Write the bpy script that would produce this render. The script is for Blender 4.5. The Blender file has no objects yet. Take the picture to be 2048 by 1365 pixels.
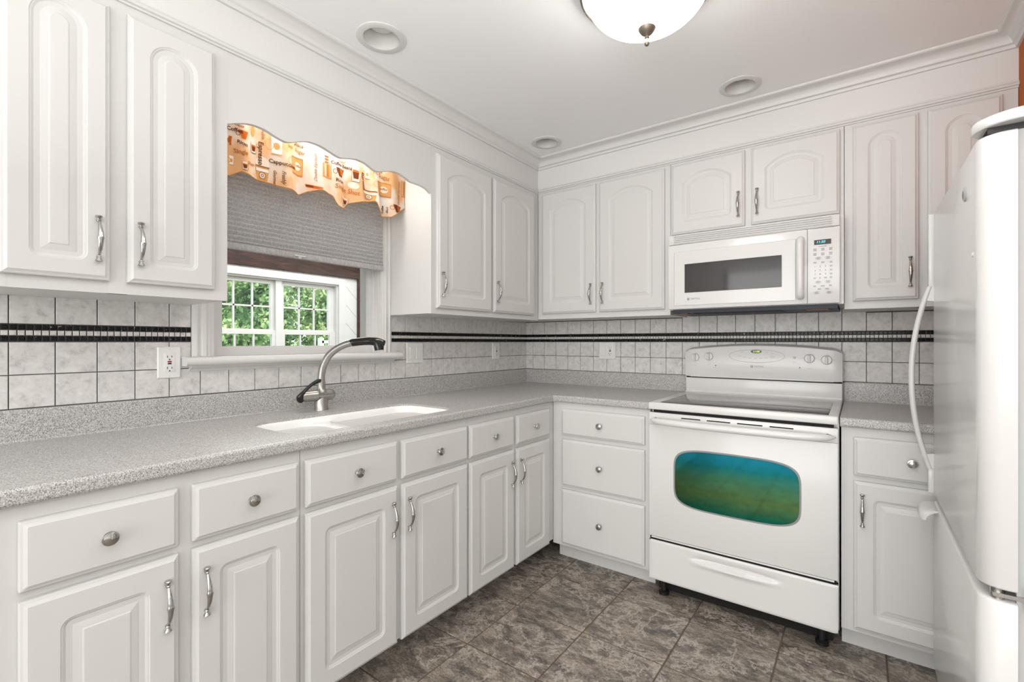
import bpy, bmesh, math, random
from mathutils import Matrix, Vector
random.seed(7)
sc = bpy.context.scene
PI = math.pi

# ------------------------------------------------------------ camera, world, lights, exposure
cam_d = bpy.data.cameras.new('camera')
cam = bpy.data.objects.new('camera', cam_d)
sc.collection.objects.link(cam)
sc.camera = cam
cam.location = (1.9948, -2.8458, 1.207)
cam.rotation_euler = (PI/2, 0, 0.630344)
cam_d.sensor_width = 36.0
cam_d.lens = 938.05/2048*36
cam_d.shift_x = -10.36/2048
cam_d.shift_y = 1.9/2048
cam_d.clip_start = 0.02

sc.view_settings.view_transform = 'Standard'
sc.view_settings.look = 'None'
sc.view_settings.gamma = 1.0
sc.view_settings.use_curve_mapping = False
sc.view_settings.exposure = 0.26

w = bpy.data.worlds.new('world')
sc.world = w
w.use_nodes = True
w.node_tree.nodes['Background'].inputs[0].default_value = (0.86, 0.93, 1.0, 1)
w.node_tree.nodes['Background'].inputs[1].default_value = 1.7

def area(name, loc, rot, sx, sy, power, col=(1, 1, 1)):
    d = bpy.data.lights.new(name, 'AREA')
    d.shape = 'RECTANGLE'; d.size = sx; d.size_y = sy; d.energy = power; d.color = col
    o = bpy.data.objects.new(name, d); sc.collection.objects.link(o)
    o.location = loc; o.rotation_euler = rot
    return o
sun_d = bpy.data.lights.new('sun', 'SUN'); sun_d.energy = 7.0; sun_d.angle = 0.03
sun_d.color = (1, 0.96, 0.88)
sun = bpy.data.objects.new('sun', sun_d); sc.collection.objects.link(sun)
sun.rotation_euler = (math.radians(15), math.radians(42), 0)
# added fill panels, no windows modelled there (behind and right of the camera)
area('fill_rear', (2.0, -6.3, 1.25), (PI/2, 0, 0), 3.8, 2.2, 98, (0.99, 0.995, 1))
area('fill_dining', (5.05, -3.6, 1.4), (PI/2, 0, PI/2), 2.6, 1.8, 4, (0.96, 0.985, 1))
area('fill_dining_top', (3.4, -4.2, 2.3), (0, 0, 0), 0.5, 0.5, 22, (1, 0.95, 0.88))  # added overhead fill in the unseen dining side, no fixture there
area('sink_light', (0.20, -1.70, 2.150), (0, 0, 0), 0.10, 0.60, 2.6, (1, 0.95, 0.90))
# upward fill added near the camera to brighten the ceiling
area('ceiling_fill', (2.0, -2.9, 1.62), (PI, 0, 0), 1.3, 1.3, 28, (1, 0.995, 0.98))
area('sunroom_daylight', (-2.0, 0.2, 2.75), (0, 0, 0), 3.0, 3.0, 120, (1, 1, 1))

# ------------------------------------------------------------ helpers
def link(o): sc.collection.objects.link(o); return o

def nodes(name):
    m = bpy.data.materials.new(name); m.use_nodes = True
    nt = m.node_tree
    return m, nt, nt.nodes['Principled BSDF']

def mat(name, col, rough=0.5, metal=0.0, emit=None, es=1.0, spec=None, coat=0.0):
    m, nt, b = nodes(name)
    b.inputs['Base Color'].default_value = (*col, 1)
    b.inputs['Roughness'].default_value = rough
    b.inputs['Metallic'].default_value = metal
    if spec is not None: b.inputs['Specular IOR Level'].default_value = spec
    if coat: b.inputs['Coat Weight'].default_value = coat; b.inputs['Coat Roughness'].default_value = 0.08
    if emit: b.inputs['Emission Color'].default_value = (*emit, 1); b.inputs['Emission Strength'].default_value = es
    return m

def N(nt, t, **kw):
    n = nt.nodes.new(t)
    for k, v in kw.items():
        if hasattr(n, k) and not k[0].isupper(): setattr(n, k, v)
        else: n.inputs[k].default_value = v
    return n

def ramp(nt, stops):
    r = nt.nodes.new('ShaderNodeValToRGB')
    el = r.color_ramp.elements
    while len(el) < len(stops): el.new(0.5)
    for e, (p, c) in zip(el, stops): e.position = p; e.color = (*c, 1)
    return r

def rnd_coords(nt, scale_off=13.0):
    tc = nt.nodes.new('ShaderNodeTexCoord'); oi = nt.nodes.new('ShaderNodeObjectInfo')
    mul = N(nt, 'ShaderNodeMath', operation='MULTIPLY'); mul.inputs[1].default_value = scale_off
    nt.links.new(oi.outputs['Random'], mul.inputs[0])
    add = N(nt, 'ShaderNodeVectorMath', operation='ADD')
    nt.links.new(tc.outputs['Object'], add.inputs[0]); nt.links.new(mul.outputs[0], add.inputs[1])
    return add.outputs[0], oi

M = {}
M['paint'] = mat('white_cabinet_paint', (0.665, 0.66, 0.645), 0.38, spec=0.4)
M['trimpaint'] = mat('white_trim_paint', (0.69, 0.685, 0.67), 0.42, spec=0.4)
M['ceil'] = mat('ceiling_paint', (0.92, 0.92, 0.92), 0.9, spec=0.2)
M['wallw'] = mat('white_wall_paint', (0.72, 0.715, 0.70), 0.8, spec=0.2)
M['orange'] = mat('orange_wall_paint', (0.50, 0.135, 0.038), 0.75, spec=0.2)
M['rearwall'] = mat('rear_wall_paint', (0.50, 0.46, 0.43), 0.8, spec=0.2)
M['appl'] = mat('white_enamel', (0.745, 0.74, 0.725), 0.2, coat=0.15)
M['applm'] = mat('white_plastic', (0.745, 0.74, 0.725), 0.3)
M['black'] = mat('black_plastic', (0.012, 0.012, 0.013), 0.35)
M['gloss'] = mat('black_gloss', (0.01, 0.01, 0.011), 0.08)
M['gap'] = mat('dark_gap', (0.01, 0.01, 0.01), 0.9)
M['grey'] = mat('grey_print', (0.28, 0.28, 0.28), 0.6)
M['lgrey'] = mat('light_grey_print', (0.50, 0.50, 0.49), 0.6)
M['red'] = mat('red_button', (0.35, 0.03, 0.02), 0.4)
M['plate'] = mat('switch_plate', (0.82, 0.82, 0.80), 0.35)
M['sink'] = mat('white_sink', (0.95, 0.945, 0.93), 0.25)
M['nickel'] = mat('polished_nickel', (0.50, 0.49, 0.47), 0.16, 1.0)
M['steel'] = mat('brushed_steel', (0.46, 0.445, 0.42), 0.30, 1.0)
M['bronze'] = mat('pewter_metal', (0.26, 0.225, 0.185), 0.45, 1.0)
M['grout'] = mat('grey_grout', (0.10, 0.095, 0.09), 0.9)
M['fgrout'] = mat('brown_floor_grout', (0.135, 0.10, 0.07), 0.9)
M['brownlam'] = mat('brown_lamp_cover', (0.16, 0.08, 0.03), 0.4)
M['filter'] = mat('dark_filter', (0.03, 0.035, 0.045), 0.5, 0.3)
M['rail'] = mat('pale_deck_paint', (0.62, 0.70, 0.68), 0.6)
M['bark'] = mat('tree_bark', (0.10, 0.075, 0.055), 0.9)
M['mwglass'] = mat('microwave_window', (0.045, 0.042, 0.042), 0.07, spec=0.5)
M['dispgl'] = mat('display_black', (0.01, 0.01, 0.01), 0.2)
M['cyan'] = mat('clock_cyan', (0.1, 0.7, 0.8), 0.5, emit=(0.1, 0.75, 0.9), es=1.2)
M['green'] = mat('clock_green', (0.5, 0.8, 0.05), 0.5, emit=(0.55, 0.9, 0.08), es=1.2)
M['led'] = mat('outlet_led', (0.5, 0.8, 0.2), 0.5, emit=(0.6, 0.9, 0.2), es=1.0)

# cooktop glass with fine speckle
m, nt, b = nodes('cooktop_glass')
tc = nt.nodes.new('ShaderNodeTexCoord')
n = N(nt, 'ShaderNodeTexNoise', Scale=900.0); nt.links.new(tc.outputs['Object'], n.inputs['Vector'])
r = ramp(nt, [(0.45, (0.05, 0.047, 0.045)), (0.62, (0.17, 0.165, 0.16))])
nt.links.new(n.outputs['Fac'], r.inputs[0]); nt.links.new(r.outputs[0], b.inputs['Base Color'])
b.inputs['Roughness'].default_value = 0.07; b.inputs['Specular IOR Level'].default_value = 1.0
M['cook'] = m

# solid-surface counter: fine grey speckle
m, nt, b = nodes('grey_speckled_counter')
tc = nt.nodes.new('ShaderNodeTexCoord')
n = N(nt, 'ShaderNodeTexNoise', Scale=400.0, Detail=2.0); nt.links.new(tc.outputs['Object'], n.inputs['Vector'])
r = ramp(nt, [(0.36, (0.20, 0.19, 0.182)), (0.46, (0.44, 0.43, 0.418)), (0.56, (0.54, 0.53, 0.515)), (0.68, (0.74, 0.73, 0.71))])
nt.links.new(n.outputs['Fac'], r.inputs[0]); nt.links.new(r.outputs[0], b.inputs['Base Color'])
b.inputs['Roughness'].default_value = 0.32; b.inputs['Specular IOR Level'].default_value = 0.5
M['counter'] = m

# backsplash tile: pale stone with soft mottling
m, nt, b = nodes('pale_stone_tile')
vec, oi = rnd_coords(nt, 40)
n = N(nt, 'ShaderNodeTexNoise', Scale=34.0, Detail=10.0, Roughness=0.72, Distortion=0.35); nt.links.new(vec, n.inputs['Vector'])
r = ramp(nt, [(0.33, (0.50, 0.487, 0.468)), (0.46, (0.655, 0.643, 0.622)), (0.56, (0.715, 0.703, 0.682)), (0.68, (0.79, 0.78, 0.76))])
nt.links.new(n.outputs['Fac'], r.inputs[0]); nt.links.new(r.outputs[0], b.inputs['Base Color'])
b.inputs['Roughness'].default_value = 0.42
bp = N(nt, 'ShaderNodeBump', Strength=0.12, Distance=0.002); nt.links.new(n.outputs['Fac'], bp.inputs['Height']); nt.links.new(bp.outputs[0], b.inputs['Normal'])
M['tile'] = m

# polished mosaic stone
def mosaic_mat(name, c1, c2, cv):
    m, nt, b = nodes(name)
    tc = nt.nodes.new('ShaderNodeTexCoord')
    geo = nt.nodes.new('ShaderNodeNewGeometry')
    n = N(nt, 'ShaderNodeTexNoise', Scale=35.0, Detail=3.0, Distortion=2.5); nt.links.new(geo.outputs['Position'], n.inputs['Vector'])
    r = ramp(nt, [(0.40, c1), (0.56, c2), (0.665, c2), (0.70, cv)])
    nt.links.new(n.outputs['Fac'], r.inputs[0]); nt.links.new(r.outputs[0], b.inputs['Base Color'])
    b.inputs['Roughness'].default_value = 0.22; b.inputs['Specular IOR Level'].default_value = 0.2
    return m
M['mblack'] = mosaic_mat('black_marble', (0.004, 0.004, 0.005), (0.009, 0.009, 0.009), (0.35, 0.34, 0.33))
M['mwhite'] = mosaic_mat('cream_marble', (0.72, 0.71, 0.68), (0.60, 0.59, 0.56), (0.25, 0.24, 0.22))

# floor tile: brown-grey slate-look with pale veins
m, nt, b = nodes('brown_grey_stone_floor_tile')
vec, oi = rnd_coords(nt, 60)
mp = N(nt, 'ShaderNodeMapping'); mp.inputs['Scale'].default_value = (1.0, 2.2, 1.0); mp.inputs['Rotation'].default_value = (0, 0, 0.7)
nt.links.new(vec, mp.inputs['Vector'])
n1 = N(nt, 'ShaderNodeTexNoise', Scale=8.0, Detail=14.0, Roughness=0.84, Distortion=0.25); nt.links.new(mp.outputs[0], n1.inputs['Vector'])
n2 = N(nt, 'ShaderNodeTexNoise', Scale=4.0, Detail=9.0, Roughness=0.72, Distortion=0.5); nt.links.new(vec, n2.inputs['Vector'])
n3 = N(nt, 'ShaderNodeTexNoise', Scale=95.0, Detail=5.0, Roughness=0.85); nt.links.new(mp.outputs[0], n3.inputs['Vector'])
r1 = ramp(nt, [(0.36, (0.040, 0.036, 0.033)), (0.45, (0.125, 0.109, 0.094)), (0.53, (0.27, 0.23, 0.192)), (0.64, (0.42, 0.36, 0.30))])
nt.links.new(n1.outputs['Fac'], r1.inputs[0])
r3 = ramp(nt, [(0.38, (0.40, 0.40, 0.42)), (0.50, (1.0, 1.0, 1.0)), (0.62, (1.5, 1.48, 1.44))])
nt.links.new(n3.outputs['Fac'], r3.inputs[0])
mx = N(nt, 'ShaderNodeMixRGB', blend_type='MULTIPLY'); mx.inputs[0].default_value = 0.85
nt.links.new(r1.outputs[0], mx.inputs[1]); nt.links.new(r3.outputs[0], mx.inputs[2])
sub = N(nt, 'ShaderNodeMath', operation='SUBTRACT'); sub.inputs[1].default_value = 0.5
ab = N(nt, 'ShaderNodeMath', operation='ABSOLUTE')
nt.links.new(n2.outputs['Fac'], sub.inputs[0]); nt.links.new(sub.outputs[0], ab.inputs[0])
rv = ramp(nt, [(0.0, (0.8, 0.8, 0.8)), (0.008, (0.45, 0.45, 0.45)), (0.022, (0, 0, 0))])
nt.links.new(ab.outputs[0], rv.inputs[0])
mx2 = N(nt, 'ShaderNodeMixRGB', blend_type='MIX'); mx2.inputs[2].default_value = (0.56, 0.50, 0.44, 1)
nt.links.new(rv.outputs[0], mx2.inputs[0]); nt.links.new(mx.outputs[0], mx2.inputs[1])
nt.links.new(mx2.outputs[0], b.inputs['Base Color'])
b.inputs['Roughness'].default_value = 0.42
bp = N(nt, 'ShaderNodeBump', Strength=0.25, Distance=0.003); nt.links.new(n1.outputs['Fac'], bp.inputs['Height']); nt.links.new(bp.outputs[0], b.inputs['Normal'])
M['floor'] = m

# oven window: coated glass, teal to green interference colour, reflects like a tinted mirror
m, nt, b = nodes('iridescent_oven_glass')
tc = nt.nodes.new('ShaderNodeTexCoord')
sx = nt.nodes.new('ShaderNodeSeparateXYZ'); nt.links.new(tc.outputs['Generated'], sx.inputs[0])
n = N(nt, 'ShaderNodeTexNoise', Scale=3.0, Detail=3.0); nt.links.new(tc.outputs['Generated'], n.inputs['Vector'])
ma = N(nt, 'ShaderNodeMath', operation='MULTIPLY_ADD'); ma.inputs[1].default_value = 0.22; nt.links.new(n.outputs['Fac'], ma.inputs[0]); nt.links.new(sx.outputs['Z'], ma.inputs[2])
r = ramp(nt, [(0.15, (0.008, 0.15, 0.10)), (0.42, (0.10, 0.20, 0.07)), (0.70, (0.06, 0.22, 0.13)), (0.90, (0.015, 0.20, 0.21)), (1.0, (0.015, 0.22, 0.30))])
nt.links.new(ma.outputs[0], r.inputs[0]); nt.links.new(r.outputs[0], b.inputs['Base Color'])
b.inputs['Metallic'].default_value = 1.0; b.inputs['Roughness'].default_value = 0.06
M['ovenglass'] = m

# dark stained beam
m, nt, b = nodes('dark_stained_timber')
tc = nt.nodes.new('ShaderNodeTexCoord')
mp = N(nt, 'ShaderNodeMapping'); mp.inputs['Scale'].default_value = (6, 1.2, 9)
nt.links.new(tc.outputs['Object'], mp.inputs['Vector'])
n = N(nt, 'ShaderNodeTexNoise', Scale=4.0, Detail=8.0, Distortion=1.0); nt.links.new(mp.outputs[0], n.inputs['Vector'])
r = ramp(nt, [(0.3, (0.010, 0.004, 0.003)), (0.55, (0.045, 0.015, 0.010)), (0.75, (0.10, 0.038, 0.026))])
nt.links.new(n.outputs['Fac'], r.inputs[0]); nt.links.new(r.outputs[0], b.inputs['Base Color']); b.inputs['Roughness'].default_value = 0.7
M['beam'] = m

def translucent(name, col, fac, noise=None):
    m = bpy.data.materials.new(name); m.use_nodes = True; nt = m.node_tree
    for x in list(nt.nodes): nt.nodes.remove(x)
    out = nt.nodes.new('ShaderNodeOutputMaterial'); mix = nt.nodes.new('ShaderNodeMixShader')
    d = nt.nodes.new('ShaderNodeBsdfDiffuse'); t = nt.nodes.new('ShaderNodeBsdfTranslucent')
    d.inputs[0].default_value = (*col, 1); t.inputs[0].default_value = (*col, 1)
    mix.inputs[0].default_value = fac
    nt.links.new(d.outputs[0], mix.inputs[1]); nt.links.new(t.outputs[0], mix.inputs[2]); nt.links.new(mix.outputs[0], out.inputs[0])
    if noise:
        tc = nt.nodes.new('ShaderNodeTexCoord')
        mp = N(nt, 'ShaderNodeMapping'); mp.inputs['Scale'].default_value = noise[2]
        nn = N(nt, 'ShaderNodeTexNoise', Scale=noise[0], Detail=4.0)
        nt.links.new(tc.outputs['Object'], mp.inputs['Vector']); nt.links.new(mp.outputs[0], nn.inputs['Vector'])
        rr = ramp(nt, noise[1]); nt.links.new(nn.outputs['Fac'], rr.inputs[0])
        nt.links.new(rr.outputs[0], d.inputs[0]); nt.links.new(rr.outputs[0], t.inputs[0])
    return m
M['shade'] = translucent('grey_shade_fabric', (0.42, 0.41, 0.40), 0.4, (160.0, [(0.35, (0.58, 0.575, 0.57)), (0.65, (0.76, 0.755, 0.75))], (1, 1, 0.5)))
M['valance'] = translucent('cream_print_fabric', (0.9, 0.72, 0.55), 0.35, (9.0, [(0.40, (0.86, 0.80, 0.73)), (0.5, (0.86, 0.68, 0.52)), (0.60, (0.86, 0.50, 0.25))], (1, 1, 0.8)))
M['leaf'] = translucent('bright_green_leaves', (0.2, 0.4, 0.06), 0.35, (1.6, [(0.36, (0.05, 0.12, 0.06)), (0.5, (0.20, 0.33, 0.15)), (0.62, (0.58, 0.66, 0.36))], (1, 1, 1)))
for k, c in (('pbrown', (0.20, 0.055, 0.02)), ('porange', (0.62, 0.15, 0.03)), ('ptan', (0.72, 0.38, 0.13)), ('ptext', (0.13, 0.055, 0.03)), ('pcream', (0.90, 0.80, 0.68)), ('pwhite', (0.93, 0.91, 0.88)), ('ptext2', (0.45, 0.20, 0.08))):
    M[k] = translucent('print_' + {'pbrown': 'brown', 'porange': 'orange', 'ptan': 'tan', 'ptext': 'dark', 'pcream': 'cream', 'pwhite': 'white', 'ptext2': 'sepia'}[k], c, 0.3)

# clear pane
m = bpy.data.materials.new('clear_glass'); m.use_nodes = True; nt = m.node_tree
for x in list(nt.nodes): nt.nodes.remove(x)
out = nt.nodes.new('ShaderNodeOutputMaterial'); mix = nt.nodes.new('ShaderNodeMixShader')
tr = nt.nodes.new('ShaderNodeBsdfTransparent'); gl = nt.nodes.new('ShaderNodeBsdfGlossy'); gl.inputs['Roughness'].default_value = 0.02
tr.inputs[0].default_value = (0.96, 0.98, 0.97, 1)
fr = nt.nodes.new('ShaderNodeFresnel'); fr.inputs[0].default_value = 1.3
nt.links.new(fr.outputs[0], mix.inputs[0]); nt.links.new(tr.outputs[0], mix.inputs[1]); nt.links.new(gl.outputs[0], mix.inputs[2]); nt.links.new(mix.outputs[0], out.inputs[0])
M['glass'] = m
M['dome'] = mat('frosted_lamp_glass', (0.9, 0.88, 0.85), 0.35, emit=(1.0, 0.97, 0.94), es=9.0)
M['fan'] = mat('recessed_lamp_lens', (0.85, 0.84, 0.82), 0.5)

# ------------------------------------------------------------ mesh builder
class MB:
    def __init__(s): s.v = []; s.f = []; s.sm = []
    def add(s, vs, fs, smooth=False):
        o = len(s.v); s.v += [tuple(v) for v in vs]; s.f += [tuple(i + o for i in f) for f in fs]; s.sm += [smooth]*len(fs); return s
    def box(s, a, b):
        x0, y0, z0 = [min(p, q) for p, q in zip(a, b)]; x1, y1, z1 = [max(p, q) for p, q in zip(a, b)]
        return s.add([(x0, y0, z0), (x1, y0, z0), (x1, y1, z0), (x0, y1, z0), (x0, y0, z1), (x1, y0, z1), (x1, y1, z1), (x0, y1, z1)],
                     [(0, 3, 2, 1), (4, 5, 6, 7), (0, 1, 5, 4), (1, 2, 6, 5), (2, 3, 7, 6), (3, 0, 4, 7)])
    def rbox(s, a, b, r=0.004, seg=2, smooth=True):
        bm = bmesh.new(); bmesh.ops.create_cube(bm, size=1)
        for v in bm.verts:
            v.co = Vector([(p+q)/2 + c*abs(q-p) for p, q, c in zip(a, b, v.co)])
        bmesh.ops.bevel(bm, geom=bm.edges[:], offset=r, segments=seg, affect='EDGES', profile=0.5)
        s.bm(bm, smooth); return s
    def bm(s, bm, smooth=False):
        bm.verts.index_update()
        s.add([v.co[:] for v in bm.verts], [[v.index for v in f.verts] for f in bm.faces], smooth); bm.free(); return s
    def lathe(s, prof, axis='z', c=(0, 0, 0), n=24, smooth=True, caps=True):
        vs = []; fs = []
        for r, a in prof:
            for k in range(n):
                t = 2*PI*k/n; p, q = r*math.cos(t), r*math.sin(t)
                vs.append({'z': (c[0]+p, c[1]+q, c[2]+a), 'x': (c[0]+a, c[1]+p, c[2]+q), 'y': (c[0]+q, c[1]+a, c[2]+p)}[axis])
        for i in range(len(prof)-1):
            for k in range(n):
                j = (k+1) % n; fs.append((i*n+k, i*n+j, (i+1)*n+j, (i+1)*n+k))
        if caps: fs.append(tuple(range(n-1, -1, -1))); L = (len(prof)-1)*n; fs.append(tuple(range(L, L+n)))
        return s.add(vs, fs, smooth)
    def loops(s, loops, cap0=True, cap1=True, smooth=False):
        n = len(loops[0]); vs = [p for l in loops for p in l]; fs = []
        for i in range(len(loops)-1):
            for k in range(n):
                j = (k+1) % n; fs.append((i*n+k, i*n+j, (i+1)*n+j, (i+1)*n+k))
        if cap0: fs.append(tuple(range(n-1, -1, -1)))
        if cap1: L = (len(loops)-1)*n; fs.append(tuple(range(L, L+n)))
        return s.add(vs, fs, smooth)
    def tube(s, pts, rad, n=12, flat=1.0, up=None, smooth=True):
        P = [Vector(p) for p in pts]; R = rad if isinstance(rad, (list, tuple)) else [rad]*len(P)
        rings = []; prev = None
        for i, p in enumerate(P):
            t = (P[min(i+1, len(P)-1)] - P[max(i-1, 0)]).normalized()
            if prev is None:
                u = Vector(up) if up else (Vector((0, 0, 1)) if abs(t.z) < 0.9 else Vector((1, 0, 0)))
            else: u = prev
            u = (u - t*u.dot(t)).normalized(); prev = u; w_ = t.cross(u)
            rings.append([p + (u*math.cos(2*PI*k/n)*flat + w_*math.sin(2*PI*k/n))*R[i] for k in range(n)])
        return s.loops(rings, smooth=smooth)
    def prism(s, poly, axis, a, b, smooth=False):
        def put(p, t): return {'x': (t, p[0], p[1]), 'y': (p[0], t, p[1]), 'z': (p[0], p[1], t)}[axis]
        return s.loops([[put(p, a) for p in poly], [put(p, b) for p in poly]], smooth=smooth)

def wmat(o):
    m_ = Matrix.Identity(4)
    while o is not None:
        m_ = o.matrix_basis @ m_; o = o.parent
    return m_

def obj(name, mb, material, parent=None, world=True, fix=True, **props):
    me = bpy.data.meshes.new(name)
    vs = mb.v
    if parent is not None and world:
        inv = wmat(parent).inverted(); vs = [inv @ Vector(v) for v in vs]
    me.from_pydata([tuple(v) for v in vs], [], mb.f)
    if fix:
        bm = bmesh.new(); bm.from_mesh(me)
        bmesh.ops.recalc_face_normals(bm, faces=bm.faces[:]); bm.to_mesh(me); bm.free()
    if any(mb.sm):
        me.polygons.foreach_set('use_smooth', mb.sm)
        if hasattr(me, 'set_sharp_from_angle'): me.set_sharp_from_angle(angle=math.radians(40))
    me.materials.append(M[material])
    o = link(bpy.data.objects.new(name, me))
    if parent is not None: o.parent = parent
    for k, v in props.items(): o[k] = v
    return o

def inst(name, me_or_obj, parent, loc=(0, 0, 0), rz=0.0, rx=0.0, **props):
    """another object using the same mesh; its loc is in the parent's space"""
    me = me_or_obj if isinstance(me_or_obj, bpy.types.Mesh) else me_or_obj.data
    o = link(bpy.data.objects.new(name, me)); o.parent = parent; o.location = loc; o.rotation_euler = (rx, 0, rz)
    for k, v in props.items(): o[k] = v
    return o

def thing(name, label, cat, loc=(0, 0, 0), rz=0.0, group=None):
    o = link(bpy.data.objects.new(name, None)); o.location = loc; o.rotation_euler = (0, 0, rz)
    o.empty_display_size = 0.1; o['label'] = label; o['category'] = cat
    if group: o['group'] = group
    return o
def tag(o, label, cat, group=None):
    o['label'] = label; o['category'] = cat
    if group: o['group'] = group
    return o
def struct(name, mb, material, **k):
    o = obj(name, mb, material, **k); o['kind'] = 'structure'; return o

def text_mb(txt, size, shear=0.0, thin=0.0, n=2):
    cu = bpy.data.curves.new('t', 'FONT'); cu.body = txt; cu.size = size; cu.align_x = 'CENTER'; cu.align_y = 'CENTER'
    cu.resolution_u = n; cu.shear = shear; cu.offset = thin
    o = bpy.data.objects.new('t', cu); link(o)
    me = o.to_mesh(); vs = [v.co[:] for v in me.vertices]; fs = [tuple(p.vertices) for p in me.polygons]
    o.to_mesh_clear(); bpy.data.objects.remove(o); bpy.data.curves.remove(cu)
    return vs, fs

# ------------------------------------------------------------ dimensions
CEIL = 2.372
CT = 0.914        # counter top
UB = 1.348        # bottom of wall cabinets
UT = 2.168        # top of wall cabinets
UD, BD = 0.315, 0.615
RX = 2.478        # right wall

# ------------------------------------------------------------ structure
# left wall with window opening
WY0, WY1, WZ0, WZ1 = -2.088, -1.312, 1.135, 2.10
b_ = MB()
b_.box((-0.15, -6.6, 0), (0, WY0, CEIL)).box((-0.15, WY1, 0), (0, 0.15, CEIL)).box((-0.15, WY0, 0), (0, WY1, WZ0)).box((-0.15, WY0, WZ1), (0, WY1, CEIL))
wall_left = struct('wall_left', b_, 'wallw')
wall_back = struct('wall_back', MB().box((0, 0, 0), (3.2, 0.15, CEIL)), 'wallw')
b_ = MB().box((RX, -0.67, 0), (RX+0.12, 0, CEIL)).box((RX, -1.60, 1.78), (RX+0.12, -0.67, CEIL))
wall_right = struct('wall_right', b_, 'orange')
b_ = MB().box((RX+0.12, -0.67, 0), (3.2, -0.58, CEIL)).box((RX+0.12, -1.72, 0), (3.2, -1.60, CEIL)).box((3.08, -1.6, 0), (3.2, -0.67, 1.9)).box((RX+0.12, -1.6, 1.78), (3.08, -0.67, 1.9))
b_.box((RX, -1.72, 0), (RX+0.12, -1.60, CEIL))
struct('wall_alcove', b_, 'wallw')
struct('wall_rear', MB().box((-0.15, -6.6, 0), (5.3, -6.45, CEIL)), 'rearwall')
struct('wall_dining', MB().box((5.2, -6.45, 0), (5.35, -1.6, CEIL)).box((3.2, -1.72, 0), (5.2, -1.6, CEIL)), 'wallw')
b_ = MB()
# ceiling with three round holes for the recessed lights is approximated by strips round each can
CANS = [(0.516, -1.701, 0.093), (0.520, -0.534, 0.088), (1.556, -0.526, 0.088)]
bm = bmesh.new()
def ceiling_mesh():
    xs = sorted({-0.15, 5.35, *[c[0]-0.1 for c in CANS], *[c[0]+0.1 for c in CANS]})
    ys = sorted({-6.6, 0.15, *[c[1]-0.1 for c in CANS], *[c[1]+0.1 for c in CANS]})
    mb = MB()
    for i in range(len(xs)-1):
        for j in range(len(ys)-1):
            cx, cy = (xs[i]+xs[i+1])/2, (ys[j]+ys[j+1])/2
            hit = [c for c in CANS if abs(c[0]-cx) < 0.1 and abs(c[1]-cy) < 0.1]
            if not hit: mb.add([(xs[i], ys[j], CEIL), (xs[i+1], ys[j], CEIL), (xs[i+1], ys[j+1], CEIL), (xs[i], ys[j+1], CEIL)], [(0, 3, 2, 1)])
    for c in CANS:
        K = 32; r0 = c[2]*0.72; inn = []; outr = []
        for k in range(K):
            t = 2*PI*k/K; cs, sn = math.cos(t), math.sin(t); q = 0.1/max(abs(cs), abs(sn))
            inn.append((c[0]+r0*cs, c[1]+r0*sn, CEIL)); outr.append((c[0]+q*cs, c[1]+q*sn, CEIL))
        # cells between xs/ys cuts may split the square: fill ring only
        mb.add(inn+outr, [(k, (k+1) % K, K+(k+1) % K, K+k) for k in range(K)])
    return mb
bm.free()
cm = ceiling_mesh()
cm.box((-0.2, -6.65, CEIL+0.16), (5.4, 0.2, CEIL+0.2))
struct('ceiling', cm, 'ceil', fix=False)

floor = struct('floor', MB().box((-0.15, -6.6, -0.12), (5.35, 0.15, -0.003)), 'fgrout')
FX0, FY0, FP = 0.7265, -0.7715, 0.338
tm = MB(); g = 0.0028; c_ = 0.0015; h = FP/2-g
tm.loops([[(sx_*(h), sy_*(h), -0.006) for sx_, sy_ in ((-1, -1), (1, -1), (1, 1), (-1, 1))],
          [(sx_*(h), sy_*(h), -0.0015) for sx_, sy_ in ((-1, -1), (1, -1), (1, 1), (-1, 1))],
          [(sx_*(h-c_), sy_*(h-c_), 0) for sx_, sy_ in ((-1, -1), (1, -1), (1, 1), (-1, 1))]])
ft0 = None
far = MB()
for i in range(-3, 14):
    for j in range(-17, 3):
        cx, cy = FX0+FP*(i+0.5), FY0+FP*(j+0.5)
        if cx > 5.1 or cy > 0 or cx < 0: continue
        near = 0.35 < cx < 2.6 and cy > -3.2
        if near:
            if ft0 is None: ft0 = obj('floor_tile', tm, 'floor', floor, world=False); ft0.location = (cx, cy, 0)
            else: inst('floor_tile', ft0, floor, (cx, cy, 0), rz=0.0)
        elif cx > 0.35 or cy < -3.2:
            o_ = len(far.v); far.add([(x+cx, y+cy, z) for x, y, z in tm.v], tm.f)
o = obj('floor_tiles_beyond', far, 'floor', floor); o['kind'] = 'stuff'

# soffit above the cabinets (bulkhead), small bead and crown
b_ = MB().box((0, -4.0, UT), (UD, 0, CEIL)).box((UD, -UD, UT), (RX, 0, CEIL))
struct('wall_soffit', b_, 'wallw')
def sweep(profile, close=False):
    """profile (out, z); runs along the left soffit, the back soffit, then the right wall"""
    L = []
    for o_, z in profile:
        L.append([(UD+o_, -4.0, z), (UD+o_, -UD-o_, z), (RX-o_, -UD-o_, z), (RX-o_, -1.72, z)])
    mb = MB(); n = len(profile); vs = [p for l in L for p in l]; fs = []
    for i in range(n-1):
        for k in range(3): fs.append((i*4+k, i*4+k+1, (i+1)*4+k+1, (i+1)*4+k))
    mb.add(vs, fs, True); return mb
cp = [(-0.002, 2.312), (0.010, 2.312), (0.012, 2.318), (0.012, 2.324), (0.018, 2.327)]
for k in range(9):
    t = k/8*PI/2; cp.append((0.020+0.040*(1-math.cos(t)), 2.328+0.032*math.sin(t)))
cp += [(0.062, 2.361), (0.066, 2.364), (0.068, 2.368), (0.068, CEIL+0.001)]
struct('trim_1', sweep(cp), 'trimpaint', fix=False)
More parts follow.
